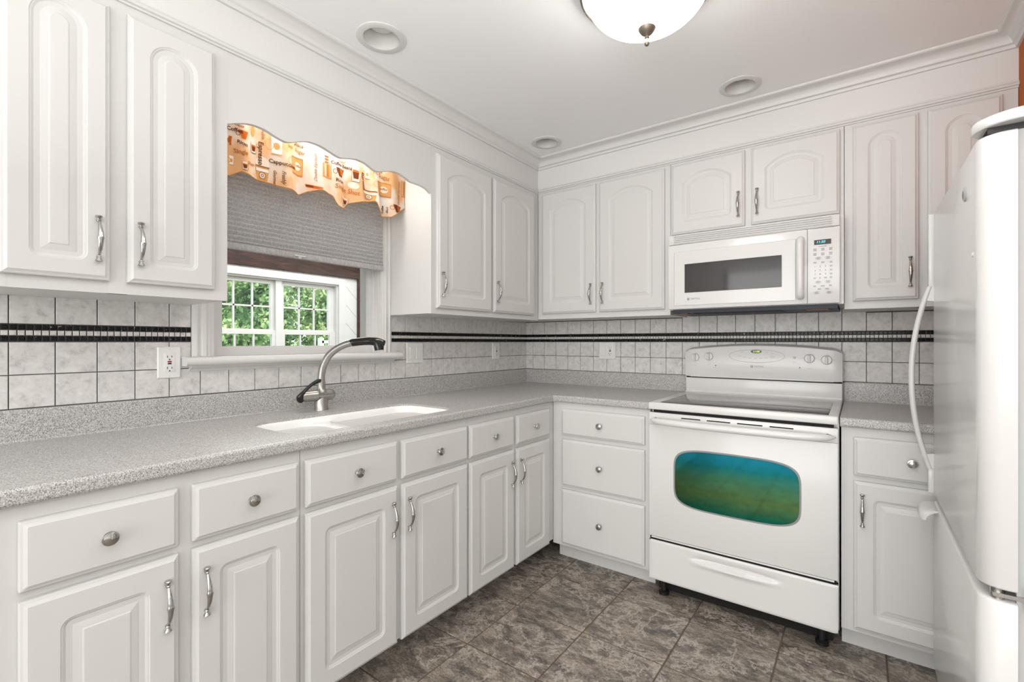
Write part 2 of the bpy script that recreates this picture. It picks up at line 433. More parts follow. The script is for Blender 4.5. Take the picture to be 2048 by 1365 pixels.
bp_ = [(-0.002, 2.163), (0.006, 2.163), (0.008, 2.168), (0.014, 2.170), (0.017, 2.176), (0.014, 2.182), (0.010, 2.184), (0.010, 2.189), (0.004, 2.192), (-0.002, 2.193)]
def bead():
    L = []
    for o_, z in bp_: L.append([(UD+o_, -4.0, z), (UD+o_, -UD-o_, z), (RX-0.001, -UD-o_, z)])
    vs = [p for l in L for p in l]; fs = []
    for i in range(len(bp_)-1):
        for k in range(2): fs.append((i*3+k, i*3+k+1, (i+1)*3+k+1, (i+1)*3+k))
    return MB().add(vs, fs, True)
struct('trim_2', bead(), 'trimpaint', fix=False)

# ------------------------------------------------------------ backsplash tiles
P = 0.0978
def tile_mb(wd, ht, t=0.006, e=0.0012):
    a, c = wd/2, ht/2
    return MB().loops([[(0.0, -a, -c), (0.0, a, -c), (0.0, a, c), (0.0, -a, c)],
                       [(t-e, -a, -c), (t-e, a, -c), (t-e, a, c), (t-e, -a, c)],
                       [(t, -a+e, -c+e), (t, a-e, -c+e), (t, a-e, c-e), (t, -a+e, c-e)]], cap0=False)
cache = {}
def place_tile(u0, u1, z0, z1, side, mname='tile', name='tile'):
    g = 0.0013
    wd, ht = round(u1-u0-2*g, 4), round(z1-z0-2*g, 4)
    if wd < 0.004 or ht < 0.004: return
    key = (wd, ht, mname)
    u, z = (u0+u1)/2, (z0+z1)/2
    par, loc, rz = (wall_left, (0.002, u, z), 0) if side == 'L' else (wall_back, (u, -0.002, z), -PI/2)
    if key not in cache:
        o_ = obj(name, tile_mb(wd, ht), mname, par, world=False); o_.location = loc; o_.rotation_euler = (0, 0, rz); cache[key] = o_
    else: inst(name, cache[key], par, loc, rz)
# grout beds
obj('grout_bed', MB().box((0, -2.75, 1.005), (0.0035, -2.158, UB)).box((0, -2.158, 1.005), (0.0035, -1.247, 1.115)).box((0, -1.247, 1.005), (0.0035, 0, UB)), 'grout', wall_left)
obj('grout_bed', MB().box((0, -0.0035, 1.005), (RX, 0, UB+0.06)), 'grout', wall_back)
ROWS = [(1.011, 1.110), (1.110, 1.2075), (1.260, UB+0.002)]
OL = 0.0744
lj = [-(OL+k*P) for k in range(0, 29)]
for k in range(-1, 28):
    y1 = 0.0 if k < 0 else lj[k]; y0 = lj[0] if k < 0 else lj[k+1]
    for ri, (z0, z1) in enumerate(ROWS):
        a, c = y0, y1
        if ri == 0:
            if y1 < -2.75: continue
            if a < -1.2 and c > -2.2: z1 = min(z1, 1.110)
        else:
            if c <= -2.158 or a >= -1.247: pass
            else:
                if a < -1.247 < c: a = -1.247
                elif a < -2.158 < c: c = -2.158
                else: continue
        if a < -2.75: a = -2.75
        place_tile(a, c, z0, z1, 'L')
OB = 0.0663
bj = [0.0]+[OB+k*P for k in range(0, 26)]
for k in range(len(bj)-1):
    if bj[k] > RX: break
    for ri, (z0, z1) in enumerate(ROWS):
        if ri == 2 and 1.18 < bj[k+1] and bj[k] < 1.94: z1 = 1.40
        place_tile(bj[k], min(bj[k+1], RX), z0, z1, 'B')
# mosaic band: three rows of small squares
mp_ = P/5.75; mr = [(1.2085, 1.2255), (1.2255, 1.2425), (1.2425, 1.2595)]
stuff = {('L', 'mblack'): MB(), ('L', 'mwhite'): MB(), ('B', 'mblack'): MB(), ('B', 'mwhite'): MB()}
def mos(u0, u1, side, solo):
    k = 0; u = u1
    while u > u0+0.004:
        a = max(u-mp_, u0)
        for r_, (z0, z1) in enumerate(mr):
            mn = 'mwhite' if r_ == 1 else 'mblack'
            if solo and a > u0: place_tile(a, u, z0, z1, side, mn, 'mosaic_tile')
            else:
                g = 0.0012; t = tile_mb(u-a-2*g, z1-z0-2*g)
                cu, cz = (a+u)/2, (z0+z1)/2
                if side == 'L': stuff[('L', mn)].add([(0.002+x, cu+y, cz+z) for x, y, z in t.v], t.f)
                else: stuff[('B', mn)].add([(cu+y, -0.002-x, cz+z) for x, y, z in t.v], t.f)
        u = a
mos(-2.75, -2.158, 'L', True)
mos(-1.247, -0.005, 'L', False)
mos(0.005, RX, 'B', False)
for (sd, mn), mb in stuff.items():
    o = obj('mosaic_band', mb, mn, wall_left if sd == 'L' else wall_back); o['kind'] = 'stuff'

# ------------------------------------------------------------ kitchen window
b_ = MB()
X1 = 0.020
def casing_strip(mb, y0, y1, z0, z1):
    # fluted profile across its width
    n = [(0, 0.012), (0.012, 0.018), (0.016, 0.018), (0.020, 0.014), (0.026, 0.014), (0.030, 0.018), (0.040, 0.020), (0.046, 0.016), (0.052, 0.016), (0.056, 0.013), (1, 0.011)]
    W_ = y1-y0
    poly = [(0.0, y0)]+[(x, y0+min(a/0.066, 1)*W_ if a < 1 else y1) for a, x in n]+[(0.0, y1)]
    mb.loops([[(x, y, z0) for x, y in poly], [(x, y, z1) for x, y in poly]])
win = MB().box((-0.15, WY0+0.0125, WZ0), (-0.0355, WY1-0.0125, 1.152))
window_1 = struct('window_1', win, 'trimpaint')
for a_, c_ in ((-1.247, -1.316), (-2.158, -2.084)):
    mb = MB(); casing_strip(mb, a_, c_, 1.1525, UT-0.002); obj('casing', mb, 'trimpaint', window_1)
# jambs lining the opening
for a_, c_ in (((-0.15, WY0, WZ0), (0.0, WY0+0.012, WZ1)), ((-0.15, WY1-0.012, WZ0), (0.0, WY1, WZ1)), ((-0.15, WY0+0.0125, WZ1-0.012), (0.0, WY1-0.0125, WZ1))):
    obj('jamb', MB().box(a_, c_), 'trimpaint', window_1)
obj('lower_sash', MB().box((-0.075, WY0+0.0125, 1.1525), (-0.035, WY1-0.0125, 1.190)), 'trimpaint', window_1)
obj('sash_stile', MB().box((-0.075, WY0+0.0125, 1.1905), (-0.035, WY0+0.05, 1.64)), 'trimpaint', window_1)
obj('sash_stile', MB().box((-0.075, WY1-0.046, 1.1905), (-0.035, WY1-0.0125, 1.64)), 'trimpaint', window_1)
obj('sash_rail', MB().box((-0.075, WY0+0.0505, 1.60), (-0.035, WY1-0.0465, 1.64)), 'trimpaint', window_1)
obj('sash_track', MB().box((-0.034, WY1-0.022, 1.1525), (-0.027, WY1-0.0125, 2.08)), 'applm', window_1)
obj('sash_track', MB().box((-0.095, WY1-0.022, 1.1525), (-0.080, WY1-0.0125, 2.08)), 'applm', window_1)
obj('pane', MB().box((-0.057, WY0+0.04, 1.18), (-0.053, WY1-0.04, 1.61)), 'glass', window_1)
# stool (nosed sill) and apron
pr = [(-0.03, 1.120), (0.050, 1.120)]+[(0.050+0.017*math.sin(t*PI/6), 1.136-0.016*math.cos(t*PI/6)) for t in range(1, 6)]+[(0.050, 1.152), (-0.035, 1.152)]
def ext_y(prof, y0, y1): return MB().loops([[(x, y0, z) for x, z in prof], [(x, y1, z) for x, z in prof]], smooth=True)
obj('sill', ext_y(pr, -2.190, -1.214), 'trimpaint', window_1)
ap = [(0.0, 1.098), (0.010, 1.098), (0.014, 1.102), (0.016, 1.107), (0.026, 1.110), (0.032, 1.114), (0.034, 1.121), (0.0, 1.121)]
obj('apron', ext_y(ap, -2.165, -1.238), 'trimpaint', window_1)

# cellular shade
bl = thing('cellular_shade', 'grey pleated fabric shade half lowered in the kitchen window', 'window shade', (0.03, -1.706, 1.57))
mb = MB(); y0, y1 = -2.10, -1.322; zt, zb = 2.08, 1.590; n = 27
ys = [y0+(y1-y0)*k/6 for k in range(7)]
def pleat(x0, dx):
    vs = []; fs = []
    for i in range(2*n+1):
        z = zt-(zt-zb)*i/(2*n); x = x0+(dx if i % 2 else 0)
        vs += [(x, y, z) for y in ys]
    for i in range(2*n):
        for k in range(6): fs.append((i*7+k, i*7+k+1, (i+1)*7+k+1, (i+1)*7+k))
    return vs, fs
v_, f_ = pleat(0.030, 0.011); mb.add(v_, f_)
v_, f_ = pleat(0.028, -0.004); mb.add(v_, f_)
obj('pleated_fabric', mb, 'shade', bl, fix=False)
obj('head_rail', MB().rbox((0.022, y0, 2.08), (0.05, y1, 2.11), 0.003), 'applm', bl)
br = obj('bottom_rail', MB().rbox((0.020, y0, 1.567), (0.046, y1, 1.592), 0.004), 'shade', bl)
obj('pull_tab', MB().rbox((0.044, -1.79, 1.574), (0.054, -1.74, 1.580), 0.002).rbox((0.046, -1.772, 1.566), (0.05, -1.758, 1.578), 0.001), 'applm', br)

# valance board (scalloped, joins the cabinets)
sc_pts = [(-2.161, 1.926), (-2.122, 1.943), (-2.085, 1.953), (-2.04, 1.952), (-1.99, 1.938), (-1.955, 1.936), (-1.91, 1.955), (-1.874, 1.966), (-1.83, 1.966), (-1.79, 1.957), (-1.747, 1.947), (-1.71, 1.955), (-1.67, 1.964), (-1.629, 1.962), (-1.60, 1.952), (-1.572, 1.944), (-1.53, 1.955), (-1.49, 1.968), (-1.45, 1.970), (-1.41, 1.962), (-1.38, 1.952), (-1.35, 1.951), (-1.31, 1.950), (-1.28, 1.944), (-1.253, 1.930)]
def catmull(p, k=4):
    out = []
    for i in range(len(p)-1):
        a = p[max(i-1, 0)]; b0 = p[i]; c0 = p[i+1]; d = p[min(i+2, len(p)-1)]
        for j in range(k):
            t = j/k
            out.append(tuple(0.5*((2*b0[q])+(-a[q]+c0[q])*t+(2*a[q]-5*b0[q]+4*c0[q]-d[q])*t*t+(-a[q]+3*b0[q]-3*c0[q]+d[q])*t**3) for q in range(len(a))))
    out.append(tuple(p[-1])); return out
cs_ = catmull(sc_pts, 3)
mb = MB()
vs = []; fs = []
for x in (0.297, 0.314):
    for y, z in cs_: vs.append((x, y, z)); vs.append((x, y, UT-0.004))
K = len(cs_)
for i in range(K-1):
    a = 2*i
    fs += [(a, a+2, a+3, a+1), (2*K+a, 2*K+a+1, 2*K+a+3, 2*K+a+2), (a, 2*K+a, 2*K+a+2, a+2)]
mb.add(vs, fs)
tag(obj('valance_board', mb, 'paint'), 'white scalloped wooden board bridging the wall cabinets above the window', 'valance board')

# fabric valance
vt = thing('window_valance', 'cream and orange coffee print fabric valance hanging above the grey shade', 'curtain', (0.13, -1.70, 1.80))
BOT = [(-2.158, 1.80), (-2.079, 1.816), (-2.043, 1.84), (-1.982, 1.829), (-1.932, 1.829), (-1.88, 1.821), (-1.834, 1.815), (-1.815, 1.813), (-1.777, 1.836), (-1.722, 1.858), (-1.694, 1.853), (-1.66, 1.847), (-1.643, 1.808), (-1.627, 1.797), (-1.603, 1.809), (-1.58, 1.834), (-1.506, 1.859), (-1.445, 1.876), (-1.425, 1.821), (-1.414, 1.812), (-1.351, 1.82), (-1.256, 1.885)]
def interp(tab, y):
    for (a, p), (c, q) in zip(tab, tab[1:]):
        if a <= y <= c: return p+(q-p)*(y-a)/(c-a)
    return tab[0][1] if y < tab[0][0] else tab[-1][1]
FOLD = [(-2.03, 0.030, 0.020), (-1.86, 0.035, 0.024), (-1.71, 0.030, 0.016), (-1.632, 0.022, 0.022), (-1.52, 0.028, 0.014), (-1.432, 0.020, 0.026), (-1.33, 0.030, 0.016)]
def vx(y, z):
    d = min(max((2.12-z)/0.30, 0), 1); x = 0.13
    for c0, wd, am in FOLD:
        cc = c0-0.12*(z-1.84)*0.6
        x += am*d*math.exp(-((y-cc)/wd)**2)
        x -= 0.5*am*d*math.exp(-((y-cc-1.7*wd)/wd)**2)
    return x+0.003*math.sin(y*55+z*9)*d
mb = MB(); NY, NZ = 150, 26; vs = []; fs = []
for i in range(NY+1):
    y = -2.158+(0.902)*i/NY; zb = interp(BOT, y)
    for j in range(NZ+1):
        z = 2.13-(2.13-zb)*j/NZ; vs.append((vx(y, z), y, z))
for i in range(NY):
    for j in range(NZ):
        a = i*(NZ+1)+j; fs.append((a, a+1, a+NZ+2, a+NZ+1))
mb.add(vs, fs, True); cloth = obj('cloth', mb, 'valance', vt, fix=False)
obj('curtain_rod', MB().tube([(0.125, -2.16, 2.125), (0.125, -1.254, 2.125)], 0.008), 'applm', vt)
hem = MB(); prev = []
pts = []
for i in range(NY+1):
    y = -2.158+0.902*i/NY; zb = interp(BOT, y); pts.append((vx(y, zb)+0.001, y, zb+0.0015))
hem.tube(pts, 0.0018, n=6); obj('hem', hem, 'ptan', cloth)
# flat print on the cloth
PR = {k: MB() for k in ('pbrown', 'porange', 'ptan', 'ptext', 'pcream', 'pwhite', 'ptext2')}
LASTKIND = ['cup']
def flush(kind):
    for k_, mb in PR.items():
        if mb.v: obj(kind, mb, k_, cloth, fix=False); PR[k_] = MB()
def patch(key, y, z, wd, ht, off, top=1.0, bot=1.0, rnd=False, rot=0.0):
    nu, nv = 8, 8; vs = []; fs = []; c_, s_ = math.cos(rot), math.sin(rot)
    for i in range(nu+1):
        for j in range(nv+1):
            u, v = -0.5+i/nu, -0.5+j/nv
            if rnd: u, v = u*math.sqrt(max(0, 1-2*v*v))*1.0, v*math.sqrt(max(0, 1-2*u*u))
            k = top*(v+0.5)+bot*(0.5-v)
            a, b2 = u*wd*k, v*ht; yy = y+a*c_-b2*s_; zz = z+a*s_+b2*c_
            if zz < interp(BOT, yy)+0.001: zz = interp(BOT, yy)+0.001
            yy = min(max(yy, -2.156), -1.258)
            vs.append((vx(yy, zz)+off, yy, zz))
    for i in range(nu):
        for j in range(nv):
            a = i*(nv+1)+j; fs.append((a, a+nv+1, a+nv+2, a+1))
    PR[key].add(vs, fs)
def ring(key, y, z, ry, rz_, wdt=0.0018, a0=0, a1=2*PI, off=0.0012):
    vs = []; fs = []; n = 18
    for k in range(n+1):
        t = a0+(a1-a0)*k/n
        for q in (-wdt/2, wdt/2):
            yy = y+(ry+q)*math.cos(t); zz = z+(rz_+q)*math.sin(t); yy = min(max(yy, -2.156), -1.258); zz = max(zz, interp(BOT, yy)+0.001); vs.append((vx(yy, zz)+off, yy, zz))
    for k in range(n): fs.append((2*k, 2*k+1, 2*k+3, 2*k+2))
    PR[key].add(vs, fs)
ITEMS = [('cup', -2.033, 1.981, 0.044, 0.032), ('mug', -1.909, 1.981, 0.052, 0.065), ('glass', -1.994, 1.947, 0.022, 0.04), ('paper', -1.96, 1.859, 0.052, 0.056), ('box', -1.823, 1.929, 0.053, 0.075), ('bar', -1.75, 1.862, 0.072, 0.012), ('glass', -2.031, 1.864, 0.021, 0.03), ('mug', -2.074, 1.874, 0.018, 0.034), ('cup', -2.077, 1.946, 0.014, 0.034), ('oval', -1.996, 2.009, 0.014, 0.04), ('press', -1.691, 1.95, 0.047, 0.06), ('redtop', -1.692, 1.998, 0.019, 0.025), ('cup', -1.627, 1.958, 0.059, 0.038), ('glass', -1.549, 1.974, 0.042, 0.07), ('paper', -1.474, 1.896, 0.07, 0.045), ('box', -1.391, 1.946, 0.078, 0.070), ('press', -1.268, 1.981, 0.020, 0.077), ('glass', -1.604, 1.838, 0.05, 0.034), ('cup', -1.311, 1.868, 0.075, 0.036), ('mug', -1.482, 1.994, 0.033, 0.04)]
for k_, y, z, wd, ht in ITEMS:
    flush('printed_drink')
    if k_ == 'cup':
        patch('pbrown' if y > -1.7 else 'porange', y, z, wd*0.8, ht, 0.0010, 1.0, 0.45); patch('porange', y+wd*0.1, z+ht*0.05, wd*0.4, ht*0.75, 0.0016, 1.0, 0.6); ring('pbrown', y-wd*0.45, z, wd*0.14, ht*0.25)
    elif k_ == 'mug':
        patch('pwhite', y, z, wd*0.8, ht, 0.0010, 1, 0.8); patch('ptan', y, z, wd*0.45, ht*0.42, 0.0016, rnd=True); ring('ptan', y-wd*0.5, z, wd*0.3, ht*0.3); patch('ptan', y, z-ht*0.5, wd*0.75, 0.004, 0.0016)
    elif k_ == 'glass':
        patch('pcream', y, z, wd, ht, 0.0010, 1, 0.8); patch('pbrown', y, z-ht*0.08, wd*0.75, ht*0.45, 0.0016, 1, 0.7); patch('porange', y, z+ht*0.2, wd*0.7, ht*0.15, 0.0018)
        for s_ in (-1, 1): patch('ptext2', y+s_*wd*0.46, z, 0.0016, ht, 0.0018)
        patch('pbrown', y, z-ht*0.5, wd*0.8, 0.002, 0.0018)
    elif k_ == 'paper':
        patch('ptan', y, z, wd, ht, 0.0010, 1.0, 0.72); patch('pwhite', y, z+ht*0.25, wd*0.88, ht*0.2, 0.0016); patch('pcream', y, z-ht*0.12, wd*0.42, ht*0.4, 0.0018, rnd=True); ring('pbrown', y, z-ht*0.12, wd*0.22, ht*0.22, off=0.0022); patch('pbrown', y, z+ht*0.5, wd, 0.003, 0.0018)
        ring('pbrown', y, z-ht*0.12, wd*0.08, ht*0.09, off=0.0024)
    elif k_ == 'box':
        patch('ptan', y, z, wd, ht, 0.0010); patch('pcream', y+wd*0.05, z, wd*0.55, ht*0.45, 0.0014, rnd=True)
        for s_ in (-1, 1): patch('ptext2', y, z+s_*ht*0.45, wd, 0.0022, 0.0018)
        patch('ptext2', y+wd*0.49, z, 0.0015, ht*0.9, 0.0018); ring('ptan', y-wd*0.6, z+ht*0.15, wd*0.2, ht*0.2)
    elif k_ == 'bar': patch('porange', y, z, wd, ht, 0.0010, 1, 0.9); patch('pbrown', y-wd*0.25, z, wd*0.4, ht*0.6, 0.0016)
    elif k_ == 'oval': patch('ptan', y, z, wd, ht, 0.0010, rnd=True)
    elif k_ == 'redtop':
        for q in (-0.5, 0, 0.5): patch('porange', y, z+q*ht, wd, ht*0.28, 0.0014)
    elif k_ == 'press':
        patch('ptan', y, z, wd*0.8, ht, 0.0010); patch('porange', y+wd*0.1, z, wd*0.12, ht*0.9, 0.0014); patch('pcream', y-wd*0.2, z, wd*0.12, ht*0.9, 0.0014)
        for s_ in (-1, 1): patch('ptext2', y+s_*wd*0.45, z, 0.0018, ht*1.1, 0.0018)
        patch('ptext2', y, z-ht*0.53, wd, 0.002, 0.0018)
flush('printed_drink')
for y, z, wd, ht in ((-2.06, 2.04, 0.06, 0.05), (-1.78, 2.03, 0.04, 0.03), (-1.96, 1.90, 0.05, 0.05), (-1.56, 1.92, 0.05, 0.03), (-1.43, 2.0, 0.04, 0.05)):
    patch('pcream', y, z, wd, ht, 0.0007, rnd=True); flush('printed_patch')
flush('printed_patch')
TXT = [('Beans', -2.048, 2.011, 0.012, 0), ('Coffee', -2.063, 1.99, 0.017, 0), ('Rican', -2.038, 1.947, 0.015, -8), ('Single', -2.043, 1.913, 0.019, 5), ('Shot', -2.006, 1.881, 0.013, 0), ('Espresso', -1.967, 1.935, 0.022, -90), ('Double', -1.958, 2.018, 0.015, -90), ('Cappuccino', -1.885, 1.917, 0.019, 0), ('Gourmet', -1.915, 1.857, 0.013, -90), ('Freshly', -1.886, 1.862, 0.016, -90), ('Black', -1.817, 2.016, 0.016, -5), ('no', -1.854, 1.999, 0.018, 0), ('Sugar', -1.811, 1.992, 0.017, -10), ('coffee', -1.821, 1.932, 0.012, -5), ('Double Espresso', -1.745, 1.945, 0.015, 90), ('Roast', -1.62, 2.012, 0.015, 5), ('Coffee Beans', -1.62, 1.993, 0.017, 0), ('Rican', -1.63, 1.92, 0.018, 0), ('Single Shot', -1.594, 1.890, 0.024, -3), ('Espresso', -1.507, 1.955, 0.019, -84), ('Dark', -1.418, 2.029, 0.019, 0), ('no Sugar', -1.407, 2.008, 0.024, -6), ('coffee', -1.393, 1.949, 0.015, 0), ('Double Espresso', -1.298, 1.950, 0.015, 88), ('Black', -1.370, 1.850, 0.012, 90), ('Coffee', -1.392, 1.850, 0.012, 90)]
for t_, y, z, hh, rot in TXT:
    script = t_ in ('Double Espresso', 'Freshly', 'Gourmet', 'Roast', 'Black', 'coffee')
    vs, fs = text_mb(t_, hh*1.15, shear=0.5 if script else 0.0, thin=0.0002 if script else 0.0005)
    c_, s_ = math.cos(math.radians(rot)), math.sin(math.radians(rot)); out_ = []
    for a, b2, _ in vs:
        yy = y+a*c_-b2*s_; zz = z+a*s_+b2*c_; yy = min(max(yy, -2.156), -1.258); zz = max(zz, interp(BOT, yy)+0.001)
        out_.append((vx(yy, zz)+0.0026, yy, zz))
    PR['ptext' if t_ in ('Espresso', 'Cappuccino', 'Coffee Beans', 'Rican', 'Coffee', 'Black', 'Freshly', 'Gourmet') else 'ptext2'].add(out_, fs)
    flush('printed_word')

# ------------------------------------------------------------ cabinets
def rect_loop(wd, z0, z1, r=0.0005, m_=4, x=0.0):
    """closed loop in (x, along, up): bottom-left corner first, counter-clockwise, with rounded corners"""
    pts = []
    for cx, cz, a0 in ((wd/2-r, z0+r, -PI/2), (wd/2-r, z1-r, 0), (-wd/2+r, z1-r, PI/2), (-wd/2+r, z0+r, PI)):
        for k in range(m_+1):
            t = a0+PI/2*k/m_; pts.append((x, cx+r*math.cos(t), cz+r*math.sin(t)))
    return pts
def arch_loop(wd, z0, z1, rise, off, r=0.0005, x=0.0, m_=4, na=14):
    """panel outline with an arched top; z1 = crown of the arch at off 0"""
    hw = wd/2; R_ = (hw*hw+rise*rise)/(2*rise); cz = z1-R_
    w2, R2 = hw-off, R_-off; zb = z0+off
    pts = []
    for cx, cz2, a0 in ((w2-r, zb+r, -PI/2),):
        for k in range(m_+1): t = a0+PI/2*k/m_; pts.append((x, cx+r*math.cos(t), cz2+r*math.sin(t)))
    a = math.asin(min(1, w2/R2))
    pts.append((x, w2, cz+R2*math.cos(a))); pts.append((x, w2, cz+R2*math.cos(a)))
    for k in range(1, na): t = a-2*a*k/na; pts.append((x, R2*math.sin(t), cz+R2*math.cos(t)))
    pts.append((x, -w2, cz+R2*math.cos(a))); pts.append((x, -w2, cz+R2*math.cos(a)))
    for k in range(m_+1): t = PI+PI/2*k/m_; pts.append((x, -w2+r+r*math.cos(t), zb+r+r*math.sin(t)))
    return pts
def frame_pts(inner, wd, z0, z1, m_=4, arch=True, x=0.0):
    """matching points on a rectangle around the inner loop"""
    n = len(inner); out_ = []; hw = wd/2
    if arch:
        for i, (_, a, z) in enumerate(inner):
            if i <= m_: out_.append((x, a, z0) if i < m_/2 else ((x, hw, z0) if i == m_//2 else (x, hw, z)))
            elif i == m_+1: out_.append((x, hw, z))
            elif i == m_+2: out_.append((x, hw, z1))
            elif i >= n-m_-1:
                k = i-(n-m_-1); out_.append((x, -hw, z) if k < m_/2 else ((x, -hw, z0) if k == m_//2 else (x, a, z0)))
            elif i == n-m_-2: out_.append((x, -hw, z))
            elif i == n-m_-3: out_.append((x, -hw, z1))
            else: out_.append((x, a, z1))
    else:
        for i, (_, a, z) in enumerate(inner):
            q, k = divmod(i, m_+1); cx, cz_ = ((hw, z0), (hw, z1), (-hw, z1), (-hw, z0))[q]
            if k == m_//2: out_.append((x, cx, cz_))
            else:
                first = k < m_/2
                horiz = (q in (0, 2)) == first       # still on the horizontal side
                out_.append((x, a, cz_) if horiz else (x, cx, z))
    return out_
def door_mesh(wd, ht, arch, stile=0.055, t=0.020, rise=None):
    """door with routed raised panel; origin at bottom centre, back at x=0"""
    mb = MB(); z0, z1 = 0, ht
    PRO = [(0.0, 0.0, 1), (0.002, -0.0018, 1), (0.004, -0.0022, 1), (0.009, -0.0050, 1), (0.020, -0.0055, 0.4), (0.024, -0.0045, 0.0), (0.032, -0.0030, 0), (0.035, -0.0026, 0), (0.037, -0.0012, 0), (0.039, -0.0008, 0)]
    iw = wd-2*stile; r0 = 0.022
    inner = []
    for off, dx, rr in PRO:
        r_ = max(0.0006, (r0-off)*1.0 if rr >= 0.4 else 0.0006)
        if arch:
            rs = rise if rise else min(iw*0.46, 0.052)
            inner.append(arch_loop(iw, stile, ht-stile*0.95, rs, off, r_, t+dx))
        else:
            inner.append(rect_loop(iw-2*off, stile+off, ht-stile-off, r_, 4, t+dx))
    e = 0.012
    fr = [frame_pts(inner[0], wd-2*i_, z0+i_, z1-i_, 4, arch, x) for i_, x in ((0, 0.0), (0, t-0.009), (0.002, t-0.006), (0.006, t-0.0045), (0.011, t-0.001), (e, t))]
    # outer loops must share shoulder heights with the panel: re-project onto shrinking rectangles
    mb.loops(fr+inner, cap0=True, cap1=True)
    return mb
def slab_mesh(wd, ht, t=0.020):
    mb = MB()
    mb.loops([rect_loop(wd-2*i_, i_, ht-i_, 0.003, 2, x) for i_, x in ((0, 0.0), (0, t-0.009), (0.002, t-0.006), (0.006, t-0.0045), (0.011, t-0.001), (0.012, t))]); return mb

# pull handle (local: x out, z along, centre at origin)
def pull_mesh():
    mb = MB(); L_ = 0.048; pts = []; rad = []
    for k in range(25):
        s_ = -1+2*k/24; x = 0.008+0.019*(1-abs(s_)**2.4); pts.append((x, 0, s_*L_)); rad.append(0.0028+0.0042*(1-abs(s_))**0.8+(0.0012 if abs(s_) < 0.06 else 0))
    mb.tube(pts, rad, n=12, up=(1, 0, 0), flat=0.8)
    for s_ in (-1, 1):
        mb.lathe([(0.0001, s_*0.044), (0.0045, s_*0.046), (0.0055, s_*0.049), (0.0040, s_*0.051), (0.0042, s_*0.053), (0.0075, s_*0.057), (0.0085, s_*0.060), (0.0070, s_*0.062), (0.0001, s_*0.0625)], 'z', (0.009, 0, 0), 16)
        mb.lathe([(0.0045, 0.0), (0.0036, 0.004), (0.0036, 0.009)], 'x', (0, 0, s_*0.050), 12)
    return mb
def knob_mesh():
    return MB().lathe([(0.008, 0.0), (0.0075, 0.002), (0.0055, 0.006), (0.0055, 0.012), (0.009, 0.016), (0.0150, 0.018), (0.0160, 0.0205), (0.0150, 0.0225), (0.0120, 0.0232), (0.0117, 0.0245), (0.008, 0.0262), (0.0005, 0.0268)], 'x', n=28)
PULL = None; KNOB = None
def add_pull(parent, y, z, x=0.020):
    global PULL
    if PULL is None: PULL = obj('handle', pull_mesh(), 'nickel', parent, world=False); PULL.location = (x, y, z); return
    inst('handle', PULL, parent, (x, y, z))
def add_knob(parent, y, z, x=0.020):
    global KNOB
    if KNOB is None: KNOB = obj('knob', knob_mesh(), 'nickel', parent, world=False); KNOB.location = (x, y, z); return
    inst('knob', KNOB, parent, (x, y, z))

def cabinet(name, label, cat, side, u0, u1, z0, z1, depth, doors=(), drawers=(), extra=None, group=None, stile_w=0.03, rails=(), u_frame=None, toe=None):
    """front lies at out=depth; u runs along the wall (world y on the left wall, world x on the back wall)"""
    if side == 'L': root = thing(name, label, cat, (0, u0, 0), 0, group); fu = lambda u: u-u0
    else: root = thing(name, label, cat, (u0, 0, 0), -PI/2, group); fu = lambda u: u-u0
    W_ = u1-u0; g = 0.0005; ft = 0.018
    uf0, uf1 = (fu(u_frame[0]), fu(u_frame[1])) if u_frame else (0, W_)
    body = MB().box((0.009, g, z0+0.001), (depth-ft, W_-g, z1))
    obj('carcass', body, 'paint', root, world=False)
    fr = MB(); xf0, xf1 = depth-ft, depth
    el = list(doors)+list(drawers); e0 = min(fu(d_[0]) for d_ in el)+0.012; e1 = max(fu(d_[1]) for d_ in el)-0.012
    cuts = [(uf0+g, max(e0, uf0+0.004)), (min(e1, uf1-0.004), uf1-g)]
    if len(doors) > 1:
        for a, b2 in zip(doors, doors[1:]): m_ = (fu(a[1])+fu(b2[0]))/2; cuts.append((m_-0.022, m_+0.022))
    for a, c in cuts: fr.box((xf0, a, z0), (xf1, c, z1))
    for a, c in [(z0, z0+0.045), (z1-0.045, z1)]+list(rails): fr.box((xf0, e0, a), (xf1-0.0004, e1, c))
    obj('face_frame', fr, 'paint', root, world=False)
    if toe:
        obj('toe_kick', MB().box((0.009, uf0+g, 0.0), (toe, uf1-g, z0+0.001)), 'paint', root, world=False)
    for dspec in doors:
        a, c, zb, zt, arch, hside, hz = dspec[:7]
        d = obj('door', door_mesh(c-a, zt-zb, arch, dspec[7] if len(dspec) > 7 else 0.055), 'paint', root, world=False); d.location = (depth+0.0005, fu((a+c)/2), zb)
        if hside: add_pull(d, hside*((c-a)/2-0.027), hz-zb)
    for a, c, zb, zt in drawers:
        d = obj('drawer', slab_mesh(c-a, zt-zb), 'paint', root, world=False); d.location = (depth+0.0005, fu((a+c)/2), zb)
        add_knob(d, 0, (zt-zb)/2)
    return root

